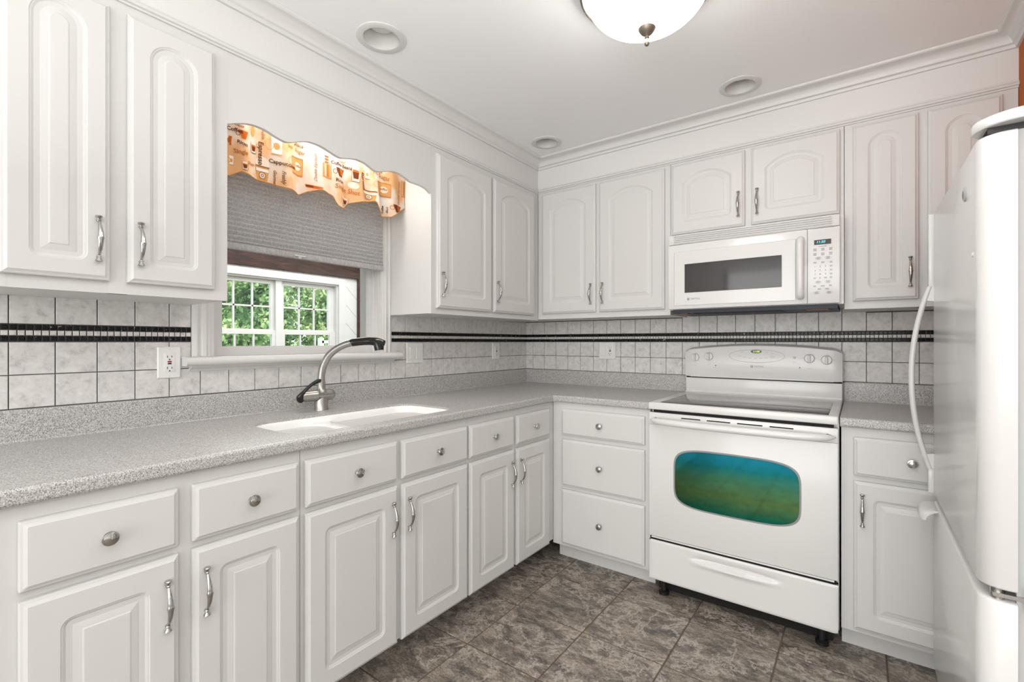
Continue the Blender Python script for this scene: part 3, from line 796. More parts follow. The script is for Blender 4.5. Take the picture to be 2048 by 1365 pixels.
# wall cabinets; handle centre 1.491 left, 1.493 back
lz = (1.375, 2.133)
cabinet('wall_cabinet', 'white two-door wall cabinet left of the window, nearest the camera', 'cabinet', 'L', -2.695, -2.161, UB-0.006, UT, UD,
        [(-2.669, -2.463, *lz, True, 1, 1.485, 0.048), (-2.425, -2.203, *lz, True, -1, 1.485, 0.050)])
c2 = cabinet('wall_cabinet', 'white two-door wall cabinet on the window wall right of the valance', 'cabinet', 'L', -1.253, -UD-0.001, UB-0.002, UT, UD,
        [(-1.223, -0.805, *lz, True, -1, 1.491, 0.062), (-0.788, -0.379, *lz, True, -1, 1.491, 0.060)])
bz = (1.385, 2.147)
cabinet('wall_cabinet', 'white two-door wall cabinet on the range wall between the corner and the microwave', 'cabinet', 'B', 0.001, 1.172, UB+0.004, UT+0.004, UD,
        [(0.355, 0.732, *bz, True, 1, 1.493, 0.062), (0.755, 1.143, *bz, True, -1, 1.493, 0.062)], u_frame=(UD+0.001, 1.172))
cabinet('wall_cabinet', 'short white two-door wall cabinet above the microwave', 'cabinet', 'B', 1.173, 1.940, 1.764, UT+0.004, UD,
        [(1.170+0.012, 1.540, 1.778, 2.150, True, 1, 1.886, 0.060), (1.569, 1.925, 1.778, 2.150, True, -1, 1.886, 0.060)], stile_w=0.02)
cabinet('wall_cabinet', 'white two-door wall cabinet right of the microwave, its right door partly behind the refrigerator', 'cabinet', 'B', 1.941, RX-0.001, UB+0.004, UT+0.004, UD,
        [(1.972, 2.191, *bz, True, 1, 1.496, 0.052), (2.219, 2.434, *bz, True, -1, 1.496, 0.052)])
# base cabinets
dz_, kz = (0.699, 0.843), (0.105, 0.680)
def base(label, u0, u1, spans, hs, stile=0.06):
    return cabinet('base_cabinet', label, 'cabinet', 'L', u0, u1, 0.108, 0.876, BD,
        [(a, c, *kz, False, s_, 0.567, stile) for (a, c), s_ in zip(spans, hs)], [(a, c, *dz_) for a, c in spans], rails=[(0.664, 0.715)], toe=0.48)
base('white base cabinet nearest the camera with two drawers over two doors', -2.706, -2.0805, [(-2.675, -2.400), (-2.370, -2.091)], (1, -1))
base('white base cabinet under the sink with two drawers over two doors', -2.080, -1.3325, [(-2.069, -1.717), (-1.697, -1.338)], (1, -1))
o = cabinet('base_cabinet', 'white corner base cabinet on the window wall with two drawers over two doors', 'cabinet', 'L', -1.332, -0.010, 0.108, 0.876, BD,
        [(-1.325, -1.000, *kz, False, 1, 0.567, 0.06), (-0.979, -0.674, *kz, False, -1, 0.567, 0.06)], [(-1.325, -1.000, *dz_), (-0.979, -0.674, *dz_)], rails=[(0.664, 0.715)], u_frame=(-1.332, -BD), toe=0.48)
cabinet('base_cabinet', 'white base cabinet with three stacked drawers left of the range', 'cabinet', 'B', BD+0.001, 1.172, 0.090, 0.876, BD, [],
        [(0.678, 1.147, 0.700, 0.842), (0.678, 1.147, 0.425, 0.677), (0.678, 1.147, 0.106, 0.404)], rails=[(0.664, 0.715), (0.39, 0.44)], toe=0.545, stile_w=0.06)
cabinet('base_cabinet', 'white base cabinet right of the range with one drawer over one door', 'cabinet', 'B', 1.937, 2.470, 0.090, 0.876, BD,
        [(1.977, 2.320, 0.108, 0.674, False, -1, 0.568, 0.06)], [(1.977, 2.320, 0.695, 0.842)], rails=[(0.660, 0.71)], toe=0.545, stile_w=0.035)
struct('trim_3', MB().box((0.01, -3.6, 0.0), (BD-0.012, -2.707, 0.876)), 'trimpaint')

# ------------------------------------------------------------ countertop and sink
bm = bmesh.new()
def counter_poly():
    D = 0.637
    return [(0.0, -3.6), (D, -3.6), (D, -D-0.012), (D+0.012, -D), (1.1775, -D), (1.1775, 0.0), (0.0, 0.0)]
def slab(poly, z0, z1, r=0.010):
    bm = bmesh.new(); vs = [bm.verts.new((x, y, z0)) for x, y in poly]; f = bm.faces.new(vs)
    ret = bmesh.ops.extrude_face_region(bm, geom=[f]); top = [v for v in ret['geom'] if isinstance(v, bmesh.types.BMVert)]
    for v in top: v.co.z = z1
    bmesh.ops.recalc_face_normals(bm, faces=bm.faces[:])
    def front(e):
        m_ = (e.verts[0].co+e.verts[1].co)/2
        hor = abs(e.verts[0].co.z-e.verts[1].co.z) < 1e-6
        return hor and not (m_.x < 0.001 or m_.y > -0.001 or m_.y < -3.59 or m_.x > 1.177 and m_.x < 1.18 or m_.x > 2.47 or (m_.x > 1.93 and m_.x < 1.94))
    bmesh.ops.bevel(bm, geom=[e for e in bm.edges if front(e)], offset=r, segments=4, affect='EDGES', profile=0.5)
    return bm
bm.free()
bm = slab(counter_poly(), 0.877, CT)
me = bpy.data.meshes.new('countertop'); bm.to_mesh(me); bm.free()
ctop = link(bpy.data.objects.new('countertop_solid', me))
SX0, SX1, SY0, SY1 = 0.232, 0.572, -2.070, -1.340
def rr(x0, x1, y0, y1, r, n=8):
    out_ = []
    for cx, cy, a0 in ((x1-r, y0+r, -PI/2), (x1-r, y1-r, 0), (x0+r, y1-r, PI/2), (x0+r, y0+r, PI)):
        for k in range(n+1): t = a0+PI/2*k/n; out_.append((cx+r*math.cos(t), cy+r*math.sin(t)))
    return out_
cut = MB().prism(rr(SX0, SX1, SY0, SY1, 0.085, 10), 'z', 0.85, 0.95)
mc = bpy.data.meshes.new('c'); mc.from_pydata(cut.v, [], cut.f); bmx = bmesh.new(); bmx.from_mesh(mc); bmesh.ops.recalc_face_normals(bmx, faces=bmx.faces[:]); bmx.to_mesh(mc); bmx.free()
co = link(bpy.data.objects.new('c', mc))
md = ctop.modifiers.new('b', 'BOOLEAN'); md.operation = 'DIFFERENCE'; md.object = co; md.solver = 'EXACT'
bpy.context.view_layer.update()
dg = bpy.context.evaluated_depsgraph_get()
me2 = bpy.data.meshes.new_from_object(ctop.evaluated_get(dg)); me2.name = 'countertop'
bpy.data.objects.remove(ctop); bpy.data.objects.remove(co)
for p in me2.polygons: p.use_smooth = False
me2.materials.clear(); me2.materials.append(M['counter'])
counter = thing('countertop', 'grey speckled L-shaped countertop running along the window wall to the range', 'countertop', (0.6, -0.6, 0.877))
o = link(bpy.data.objects.new('worktop', me2)); o.parent = counter; o.location = (-0.6, 0.6, -0.877)
cove = [(0.0, 0), (0.026, 0), (0.021, 0.002), (0.019, 0.006), (0.019, 0.090), (0.016, 0.095), (0.0, 0.096)]
def splash_L(y0, y1): return MB().loops([[(x, y0, CT+z) for x, z in cove], [(x, y1-x, CT+z) for x, z in cove]])
obj('backsplash_upstand', splash_L(-3.6, 0.0), 'counter', counter)
obj('backsplash_upstand', MB().loops([[(x, -x, CT+z) for x, z in cove], [(1.1775, -x, CT+z) for x, z in cove]]), 'counter', counter)
c2_ = thing('countertop', 'short grey speckled countertop between the range and the refrigerator', 'countertop', (2.2, -0.3, 0.877))
bm = slab([(1.934, -0.637), (RX-0.001, -0.637), (RX-0.001, 0.0), (1.934, 0.0)], 0.877, CT); obj('worktop', MB().bm(bm), 'counter', c2_)
obj('backsplash_upstand', MB().loops([[(1.934, -x, CT+z) for x, z in cove], [(RX-0.001, -x, CT+z) for x, z in cove]]), 'counter', c2_)

# double-bowl sink set flush in the counter
def sdf(x, y, x0, x1, y0, y1, r):
    qx = abs(x-(x0+x1)/2)-(x1-x0)/2+r; qy = abs(y-(y0+y1)/2)-(y1-y0)/2+r
    return math.hypot(max(qx, 0), max(qy, 0))+min(max(qx, qy), 0)-r
def ss(t): t = min(max(t, 0), 1); return t*t*(3-2*t)
def sink_z(x, y):
    d1 = sdf(x, y, SX0+0.006, SX1-0.006, SY0+0.006, -1.805, 0.078); d2 = sdf(x, y, SX0+0.006, SX1-0.006, -1.779, SY1-0.006, 0.082)
    d0 = sdf(x, y, SX0, SX1, SY0, SY1, 0.085)
    return CT-0.009-0.020*ss(-d0/0.020)-0.13*ss(-d1/0.022)-0.16*ss(-d2/0.024)
nx, ny = 90, 190; vs = []; fs = []
for i in range(nx+1):
    for j in range(ny+1):
        x = SX0-0.0+(SX1-SX0)*i/nx; y = SY0+(SY1-SY0)*j/ny
        vs.append((x, y, sink_z(x, y)))
for i in range(nx):
    for j in range(ny):
        x = SX0+(SX1-SX0)*(i+0.5)/nx; y = SY0+(SY1-SY0)*(j+0.5)/ny
        if sdf(x, y, SX0, SX1, SY0, SY1, 0.085) < 0.004:
            a = i*(ny+1)+j; fs.append((a, a+ny+1, a+ny+2, a+1))
sk = thing('kitchen_sink', 'white double-bowl sink set into the grey countertop below the window', 'sink', (0.4, -1.7, 0.80))
obj('bowls', MB().add(vs, fs, True), 'sink', sk, fix=False)
for cx, cy, dz in ((0.40, -1.935, 0.121), (0.40, -1.57, 0.151)):
    obj('drain', MB().lathe([(0.045, 0.0), (0.045, 0.003), (0.036, 0.004), (0.030, 0.0015), (0.001, 0.001)], 'z', (cx, cy, CT-0.0385-dz), 24), 'steel', sk)

# ------------------------------------------------------------ faucet
fb = Vector((0.12, -1.71, CT))
fa = thing('kitchen_faucet', 'brushed steel pull-out faucet with black spray head and black lever behind the sink', 'faucet', fb)
bod = MB().lathe([(0.0300, 0.0), (0.0300, 0.002), (0.0280, 0.005), (0.0275, 0.040), (0.0250, 0.055), (0.018, 0.060)], 'z', fb, 28)
bod.lathe([(0.001, 0.064), (0.011, 0.062), (0.019, 0.055), (0.0245, 0.042), (0.0250, 0.020), (0.0245, -0.022), (0.0252, -0.023), (0.0252, -0.026), (0.0242, -0.028), (0.0235, -0.072), (0.019, -0.090), (0.001, -0.096)], 'y', fb+Vector((0, 0, 0.064)), 28)
bod.lathe([(0.027, 0.076), (0.021, 0.084), (0.0175, 0.094), (0.0165, 0.106), (0.0165, 0.124)], 'z', fb, 24)
obj('body', bod, 'steel', fa)
dx_, dy_ = 0.90, 0.436
prof = catmull([(0.0, 0.122), (0.001, 0.150), (0.010, 0.190), (0.034, 0.232), (0.070, 0.262), (0.112, 0.282), (0.150, 0.291)], 4)
obj('spout', MB().tube([(fb.x+s_*dx_, fb.y+s_*dy_, fb.z+z) for s_, z in prof], 0.0152, n=16), 'steel', fa)
prof = catmull([(0.147, 0.290), (0.152, 0.2915), (0.20, 0.296), (0.235, 0.296), (0.262, 0.291), (0.283, 0.281)], 4)
rad = [0.0175, 0.0175, 0.0175, 0.0172]+[0.0168]*8+[0.0168+0.0006*k for k in range(len(prof)-12)]
head = obj('spray_head', MB().tube([(fb.x+s_*dx_, fb.y+s_*dy_, fb.z+z) for s_, z in prof], rad[:len(prof)], n=16).tube([(fb.x+0.262*dx_, fb.y+0.262*dy_, fb.z+0.293), (fb.x+0.267*dx_, fb.y+0.267*dy_, fb.z+0.272), (fb.x+0.269*dx_, fb.y+0.269*dy_, fb.z+0.258)], [0.019, 0.0205, 0.0185], n=18), 'gloss', fa)
obj('nozzle_ring', MB().tube([(fb.x+0.269*dx_, fb.y+0.269*dy_, fb.z+0.259), (fb.x+0.2695*dx_, fb.y+0.2695*dy_, fb.z+0.255)], [0.018, 0.0175], n=18), 'lgrey', head)
lp = catmull([(0.125, -1.800, CT+0.048), (0.128, -1.812, CT+0.062), (0.140, -1.802, CT+0.083), (0.150, -1.775, CT+0.112), (0.154, -1.745, CT+0.128), (0.154, -1.735, CT+0.126)], 4)
obj('lever', MB().tube(lp, [0.012, 0.013, 0.0135, 0.013, 0.0125, 0.0115, 0.010, 0.009, 0.0080, 0.0072, 0.0068, 0.0066, 0.0068, 0.0072, 0.0078, 0.0084, 0.009, 0.0092, 0.0092, 0.008, 0.003], n=12), 'gloss', fa)

# ------------------------------------------------------------ outlets and switches (local x out, y along, z up)
def plate(root, wd, ht=0.112):
    mb = MB(); a, c = wd/2, ht/2
    mb.loops([rect_loop(wd, -c, c, 0.004, 3, 0.0), rect_loop(wd, -c, c, 0.004, 3, 0.003), rect_loop(wd-0.006, -c+0.003, c-0.003, 0.003, 3, 0.006)])
    obj('cover_plate', mb, 'plate', root, world=False)
def screws(root, y):
    for z in (-0.048, 0.048):
        obj('screw', MB().lathe([(0.003, 0.0055), (0.003, 0.0068), (0.0005, 0.007)], 'x', (0, y, z), 10), 'applm', root, world=False)
def gfci(root, y, led=False):
    r_ = obj('receptacle', MB().rbox((0.004, y-0.0165, -0.0335), (0.0085, y+0.0165, 0.0335), 0.001), 'plate', root, world=False)
    s = MB()
    for z0 in (0.021, -0.019):
        for q, hh in ((-0.0065, 0.008), (0.0065, 0.0065)): s.box((0.0080, y+q-0.0010, z0-hh/2), (0.0089, y+q+0.0010, z0+hh/2))
        s.lathe([(0.0024, 0.0080), (0.0024, 0.0089)], 'x', (0, y, z0-0.0105), 10)
    obj('slots', s, 'black', r_, world=False)
    obj('test_button', MB().rbox((0.008, y-0.006, 0.0005), (0.0100, y+0.006, 0.0055), 0.0006), 'red', r_, world=False)
    obj('reset_button', MB().rbox((0.008, y-0.0055, -0.0065), (0.0100, y+0.0055, -0.0015), 0.0006), 'black', r_, world=False)
    if led: obj('indicator_light', MB().box((0.008, y+0.010, 0.013), (0.0090, y+0.0118, 0.0148)), 'led', r_, world=False)
def rocker(root, y):
    r_ = obj('switch_frame', MB().rbox((0.004, y-0.0165, -0.0335), (0.0078, y+0.0165, 0.0335), 0.001), 'plate', root, world=False)
    vs = [(0.006, y-0.0145, -0.031), (0.006, y+0.0145, -0.031), (0.006, y+0.0145, 0.031), (0.006, y-0.0145, 0.031),
          (0.0110, y-0.0145, -0.031), (0.0110, y+0.0145, -0.031), (0.0085, y+0.0145, 0.0), (0.0085, y-0.0145, 0.0), (0.0095, y+0.0145, 0.031), (0.0095, y-0.0145, 0.031)]
    obj('rocker', MB().add(vs, [(4, 5, 6, 7), (7, 6, 8, 9), (0, 1, 5, 4), (3, 9, 8, 2), (0, 4, 7, 9, 3), (1, 2, 8, 6, 5), (0, 3, 2, 1)]), 'plate', r_, world=False)
o = thing('electrical_outlet', 'white outlet with red and black test buttons on the tile left of the window sill', 'outlet', (0.0085, -2.228, 1.134), 0)
plate(o, 0.070); screws(o, 0); gfci(o, 0, True)
o = thing('light_switch', 'white double rocker switch on the tile just right of the window', 'switch', (0.0085, -1.086, 1.146), 0)
plate(o, 0.118); screws(o, -0.023); screws(o, 0.023); rocker(o, -0.023); rocker(o, 0.023)
o = thing('electrical_outlet', 'white outlet on the window-wall tile near the inner corner', 'outlet', (0.0085, -0.371, 1.146), 0)
plate(o, 0.075); screws(o, 0); gfci(o, 0)
o = thing('electrical_outlet', 'white combined rocker switch and outlet on the range-wall tile', 'outlet', (0.658, -0.0085, 1.150), -PI/2)
plate(o, 0.116); screws(o, -0.023); screws(o, 0.023); rocker(o, -0.023); gfci(o, 0.023)

# ------------------------------------------------------------ text on appliance faces
def face_text(txt, size, x, y, z, **k):
    """facing -y: returns an MB"""
    vs, fs = text_mb(txt, size, **k); return MB().add([(x+a, y, z+b2) for a, b2, _ in vs], fs)
def logo(mb, x, y, z, s):
    mb.add([(x-s, y, z-s), (x+s, y, z-s), (x+s, y, z+s), (x-s, y, z+s), (x-s*.55, y, z-s*.55), (x+s*.55, y, z-s*.55), (x+s*.55, y, z+s*.55), (x-s*.55, y, z+s*.55)],
           [(0, 1, 5, 4), (1, 2, 6, 5), (2, 3, 7, 6), (3, 0, 4, 7)])
    mb.add([(x-s*.1, y, z-s*.6), (x+s*.6, y, z-s*.6), (x+s*.6, y, z+s*.1)], [(0, 1, 2)]); return mb

# ------------------------------------------------------------ microwave
MX0, MX1, MZ0, MZ1, MY = 1.186, 1.926, 1.378, 1.762, -0.388
mw = thing('microwave', 'white over-the-range microwave with clock reading 11:50', 'microwave', (1.555, -0.2, MZ0))
obj('body', MB().box((MX0, MY+0.03, MZ0-0.004), (MX1+0.014, -0.010, MZ1)), 'applm', mw)
vg = MB().rbox((MX0, MY, 1.712), (MX1, MY+0.032, MZ1), 0.003)
vent = obj('vent_grille', vg, 'applm', mw)
sl = MB()
for k in range(4): sl.box((MX0+0.03, MY-0.0008, 1.721+k*0.0095), (MX1-0.03, MY+0.004, 1.7245+k*0.0095))
obj('vent_slots', sl, 'lgrey', vent)
for k in range(5):
    lv = MB(); z = 1.7160+k*0.0095; lv.loops([[(x, MY, z), (x, MY-0.0045, z+0.0005), (x, MY-0.0045, z+0.0035), (x, MY, z+0.005)] for x in (MX0+0.025, MX1-0.025)]); obj('louvre', lv, 'applm', vent)
# door: bowed front, frame with recessed glass panel
def bow(x): u = (x-(MX0+MX1)/2)/((MX1-MX0)/2); return -0.010*(1-u*u)
def front_panel(x0, x1, z0, z1, y, t, r=0.006, n=10):
    mb = MB(); secs = []
    for i in range(n+1):
        x = x0+(x1-x0)*i/n; e = r if i in (0, n) else 0; yy = y+bow(x)
        secs.append([(x, yy+t, z0), (x, yy+t, z1), (x, yy+e*0.5, z1), (x, yy+e*0.3, z1-r*0.4) if e else (x, yy+0.002, z1-0.002), (x, yy+e*0.2, z1-r), (x, yy+e*0.2, z0+r), (x, yy+0.002+e*0.1, z0+0.002), (x, yy+e*0.5, z0)])
    return mb.loops(secs, smooth=True)
mdoor = obj('door', front_panel(MX0, 1.8065, MZ0, 1.709, MY-0.002, 0.030), 'appl', mw)
obj('glass_panel', front_panel(1.217, 1.762, 1.395, 1.671, MY-0.0045, 0.003, 0.001), 'appl', mdoor)
obj('window', front_panel(1.271, 1.708, 1.459, 1.605, MY-0.0062, 0.002, 0.0008), 'mwglass', mdoor)
ln = MB()
for a, c, z0, z1 in ((1.216, 1.7635, 1.6705, 1.6718), (1.216, 1.7635, 1.3938, 1.3950)): ln.bm((lambda m_: m_)(bmesh.new())) if False else None
for xx in (1.2165, 1.7622): ln.box((xx-0.0006, MY-0.0052+bow(xx), 1.394), (xx+0.0006, MY-0.003+bow(xx), 1.671))
obj('panel_edge', ln, 'lgrey', mdoor)
hp = catmull([(1.782, MY-0.012, 1.672), (1.782, MY-0.030, 1.655), (1.782, MY-0.040, 1.60), (1.782, MY-0.044, 1.54), (1.782, MY-0.040, 1.47), (1.782, MY-0.030, 1.420), (1.782, MY-0.012, 1.404)], 4)
obj('handle', MB().tube(hp, [0.012]+[0.0145]*(len(hp)-2)+[0.012], n=14, up=(0, 1, 0), flat=0.75), 'appl', mdoor)
lg = MB(); yl = MY-0.0080+bow(1.29); logo(lg, 1.290, yl, 1.426, 0.0055)
t_ = face_text('MAYTAG', 0.011, 1.325, yl, 1.426); lg.add(t_.v, t_.f); obj('brand_mark', lg, 'grey', mdoor, fix=False)
cpn = obj('control_panel', front_panel(1.8085, MX1, MZ0, 1.709, MY-0.002, 0.030), 'appl', mw)
YP = MY-0.0035
def ky(x): return MY-0.0030+bow(x)
obj('display', MB().box((1.833, ky(1.864)-0.001, 1.636), (1.895, ky(1.864)+0.004, 1.657)), 'dispgl', cpn)
t_ = face_text('11:50', 0.015, 1.857, ky(1.864)-0.0016, 1.6465, shear=0.2); obj('clock_digits', t_, 'cyan', cpn, fix=False)
kp = MB(); ov = MB()
def key_bar(x, z, w_, h_=0.0022, n=2):
    for q in range(n): zz = z+(q-(n-1)/2)*0.0042; kp.add([(x-w_/2, ky(x)-0.0006, zz-h_/2), (x+w_/2, ky(x)-0.0006, zz-h_/2), (x+w_/2, ky(x)-0.0006, zz+h_/2), (x-w_/2, ky(x)-0.0006, zz+h_/2)], [(0, 1, 2, 3)])
for z in (1.614, 1.594):
    for x in (1.836, 1.865, 1.894): key_bar(x, z, 0.012, 0.0016, 3)
key_bar(1.864, 1.628, 0.030, 0.0016, 1)
for x, z in ((1.848, 1.576), (1.884, 1.576), (1.847, 1.471), (1.884, 1.471), (1.842, 1.424), (1.888, 1.424)):
    key_bar(x, z, 0.013, 0.0018, 2)
    pts = [(x+0.0115*math.cos(2*PI*k/20), ky(x)-0.0005, z+0.0065*math.sin(2*PI*k/20)) for k in range(20)]+[(x+0.0105*math.cos(2*PI*k/20), ky(x)-0.0005, z+0.0055*math.sin(2*PI*k/20)) for k in range(20)]
    ov.add(pts, [(k, (k+1) % 20, 20+(k+1) % 20, 20+k) for k in range(20)])
for x, z, w_ in ((1.836, 1.557, 0.012), (1.865, 1.557, 0.012), (1.895, 1.556, 0.010), (1.895, 1.539, 0.011), (1.895, 1.522, 0.009), (1.895, 1.505, 0.009), (1.835, 1.489, 0.010), (1.875, 1.489, 0.010), (1.895, 1.489, 0.009), (1.835, 1.453, 0.010), (1.865, 1.453, 0.015), (1.893, 1.454, 0.010), (1.852, 1.440, 0.012), (1.880, 1.440, 0.014)): key_bar(x, z, w_, 0.0015, 2)
nums = [('1', 1.836, 1.539), ('2', 1.855, 1.539), ('3', 1.875, 1.539), ('4', 1.836, 1.522), ('5', 1.855, 1.522), ('6', 1.875, 1.522), ('7', 1.836, 1.505), ('8', 1.855, 1.505), ('9', 1.875, 1.505), ('0', 1.855, 1.489)]
for s_, x, z in nums: t_ = face_text(s_, 0.010, x, ky(x)-0.0007, z); kp.add(t_.v, t_.f)
obj('keypad_print', kp, 'grey', cpn, fix=False); obj('button_outlines', ov, 'lgrey', cpn, fix=False)
und = obj('underside', MB().box((MX0+0.015, MY+0.02, MZ0-0.022), (MX1-0.008, -0.03, MZ0-0.0035)), 'filter', mw)
obj('grease_filter', MB().rbox((1.30, MY+0.05, MZ0-0.026), (1.70, -0.10, MZ0-0.021), 0.002), 'filter', und)
obj('lamp_cover', MB().rbox((1.215, MY+0.03, MZ0-0.027), (1.275, MY+0.11, MZ0-0.021), 0.002), 'brownlam', und)
obj('lamp_cover', MB().rbox((1.80, MY+0.03, MZ0-0.027), (1.885, MY+0.11, MZ0-0.021), 0.002), 'brownlam', und)

# ------------------------------------------------------------ range
RX0, RX1, RY = 1.181, 1.929, -0.660
rg = thing('kitchen_range', 'white electric range with black glass cooktop and tinted green oven window', 'stove', (1.555, -0.33, 0))
obj('body', MB().box((RX0+0.004, -0.625, 0.08), (RX1+0.002, -0.035, 0.900)), 'appl', rg)
top = obj('cooktop', MB().rbox((RX0-0.002, RY-0.004, 0.886), (RX1+0.001, -0.07, 0.9195), 0.006, 3), 'appl', rg)
obj('ceramic_glass', MB().rbox((1.232, -0.636, 0.9185), (1.893, -0.190, 0.9222), 0.0012), 'cook', top)
sl = MB(); sl.box((1.889, -0.634, 0.9200), (1.896, -0.19, 0.9206)); obj('glass_edge', MB().rbox((1.228, -0.640, 0.9170), (1.897, -0.186, 0.9208), 0.001), 'gloss', top)
for cx, cy, r_ in ((1.39, -0.50, 0.095), (1.39, -0.29, 0.07), (1.73, -0.50, 0.075), (1.73, -0.29, 0.095)):
    n = 40; vs = [(cx+(r_+q)*math.cos(2*PI*k/n), cy+(r_+q)*math.sin(2*PI*k/n), 0.9225) for k in range(n) for q in (0, 0.0015)]
    obj('burner_ring', MB().add(vs, [(2*k, 2*k+1, (2*k+3) % (2*n), (2*k+2) % (2*n)) for k in range(n)]), 'grey', top, fix=False)
obj('riser', MB().rbox((RX0+0.002, -0.075, 0.915), (RX1-0.001, -0.012, 1.004), 0.004).loops([[(x, -0.074, 0.935), (x, -0.078, 0.925), (x, -0.095, 0.9195), (x, -0.06, 0.9195)] for x in (RX0+0.004, RX1-0.003)], smooth=True), 'appl', rg)
obj('gap_strip', MB().box((RX0+0.006, -0.072, 1.002), (RX1-0.004, -0.02, 1.011)), 'gap', rg)
# backguard: crowned top, convex face
secs = []; NX = 28
def by(z, zt):    # face profile
    t = (z-1.008)/(zt-1.008); return -0.078-0.016*math.sin(PI*min(1, t*0.9+0.1))
def bzt(x): u = (x-(RX0+RX1)/2)/((RX1-RX0)/2); return 1.172+0.026*(1-u*u)
for i in range(NX+1):
    x = RX0+(RX1-RX0)*i/NX; u = min(x-RX0, RX1-x); e = 0.012*(1-math.sqrt(max(0, 1-(1-min(u/0.012, 1))**2))) if u < 0.012 else 0
    zt = bzt(x)-e; sec = [(x, -0.010, 1.010), (x, -0.010, zt-0.004), (x, -0.030, zt), (x, -0.055, zt-0.002)]
    for k in range(8): z = zt-0.012-(zt-0.012-1.012)*k/7; sec.append((x, by(z, zt)+e, z))
    sec.append((x, -0.070+e, 1.008)); secs.append(sec)
bg = obj('backguard', MB().loops(secs, smooth=True), 'appl', rg)
def bf(x, z): return by(z, bzt(x))
lip = obj('backguard_lip', MB().rbox((RX0+0.030, -0.088, 1.009), (RX1-0.034, -0.06, 1.0165), 0.003), 'appl', bg)
# oval control field
def oval(cx, cz, a, c, off, n=40, inner=0.0):
    P_ = []
    for k in range(n):
        t = 2*PI*k/n; sx_ = abs(math.cos(t))**0.85*math.copysign(1, math.cos(t)); x = cx+a*sx_; z = cz+c*math.sin(t); P_.append((x, bf(x, z)-off, z))
    return P_
a_, b2_ = oval(1.5525, 1.132, 0.133, 0.034, 0.0012), oval(1.5525, 1.132, 0.1315, 0.0328, 0.0012)
obj('panel_outline', MB().add(a_+b2_, [(k, (k+1) % 40, 40+(k+1) % 40, 40+k) for k in range(40)]), 'grey', bg, fix=False)
n = 28; P_ = [(1.552+0.0265*math.cos(2*PI*k/n), bf(1.552, 1.156)-0.0016, 1.156+0.0100*math.sin(2*PI*k/n)) for k in range(n)]
disp = obj('display', MB().add(P_+[(x, y+0.004, z) for x, y, z in P_], [tuple(range(n))]+[(k, (k+1) % n, n+(k+1) % n, n+k) for k in range(n)]), 'dispgl', bg)
obj('clock_digits', face_text('11:50', 0.0145, 1.552, bf(1.552, 1.156)-0.0022, 1.156, shear=0.15), 'green', disp, fix=False)
lb = MB()
def lab(x, z, w_, h_=0.002):
    y = bf(x, z)-0.001; lb.add([(x-w_/2, y, z-h_/2), (x+w_/2, y, z-h_/2), (x+w_/2, y, z+h_/2), (x-w_/2, y, z+h_/2)], [(0, 1, 2, 3)])
for x, z in ((1.485, 1.153), (1.472, 1.131), (1.497, 1.124), (1.522, 1.121), (1.550, 1.120), (1.575, 1.121), (1.600, 1.123), (1.603, 1.152), (1.628, 1.149), (1.629, 1.128)): lab(x, z, 0.013)
for x, z in ((1.240, 1.076), (1.313, 1.080), (1.350, 1.066), (1.680+0.072, 1.068), (1.728, 1.103), (1.793, 1.074), (1.865, 1.068)): lab(x, z, 0.012, 0.0016)
P1 = [(1.629+0.012*math.cos(2*PI*k/20), bf(1.629, 1.128)-0.001, 1.128+0.0065*math.sin(2*PI*k/20)) for k in range(20)]; P2 = [(1.629+0.011*math.cos(2*PI*k/20), bf(1.629, 1.128)-0.001, 1.128+0.0056*math.sin(2*PI*k/20)) for k in range(20)]
lb.add(P1+P2, [(k, (k+1) % 20, 20+(k+1) % 20, 20+k) for k in range(20)])
obj('button_print', lb, 'lgrey', bg, fix=False)
lg = MB(); logo(lg, 1.532, bf(1.532, 1.077)-0.001, 1.077, 0.0055); t_ = face_text('MAYTAG', 0.011, 1.566, bf(1.566, 1.077)-0.001, 1.077); lg.add(t_.v, t_.f); obj('brand_mark', lg, 'grey', bg, fix=False)
for x, z in ((1.350, 1.076), (1.752, 1.077)):
    obj('indicator_light', MB().lathe([(0.0028, -0.002), (0.0028, 0.001), (0.0005, 0.0016)], 'y', (x, bf(x, z), z), 12), 'black', bg)
def rknob(x, z):
    y = bf(x, z)
    k_ = obj('knob', MB().lathe([(0.0250, 0.002), (0.0250, -0.001), (0.0222, -0.0025), (0.0212, -0.010), (0.0195, -0.0125), (0.0005, -0.0135)], 'y', (x, y, z), 28), 'applm', bg)
    obj('knob_grip', MB().rbox((x-0.0055, y-0.0275, z-0.0205), (x+0.0055, y-0.010, z+0.0205), 0.004, 3), 'applm', k_)
    obj('pointer_mark', MB().box((x-0.001, y-0.0280, z+0.012), (x+0.001, y-0.0270, z+0.0195)), 'grey', k_)
    tk = MB()
    for a in range(8):
        t = 2*PI*a/8; cx, cz = x+0.0305*math.cos(t), z+0.0305*math.sin(t); yy = bf(cx, cz)-0.0008; tk.add([(cx-0.0012, yy, cz-0.0012), (cx+0.0012, yy, cz-0.0012), (cx+0.0012, yy, cz+0.0012), (cx-0.0012, yy, cz+0.0012)], [(0, 1, 2, 3)])
    obj('tick_marks', tk, 'lgrey', k_, fix=False)
for x, z in ((1.240, 1.120), (1.315, 1.126), (1.793, 1.124), (1.865, 1.118)): rknob(x, z)
obj('light_button', MB().lathe([(0.0075, 0.002), (0.0075, -0.002), (0.0055, -0.003), (0.0050, -0.007), (0.0005, -0.009)], 'y', (1.728, bf(1.728, 1.128), 1.128), 20), 'applm', bg)
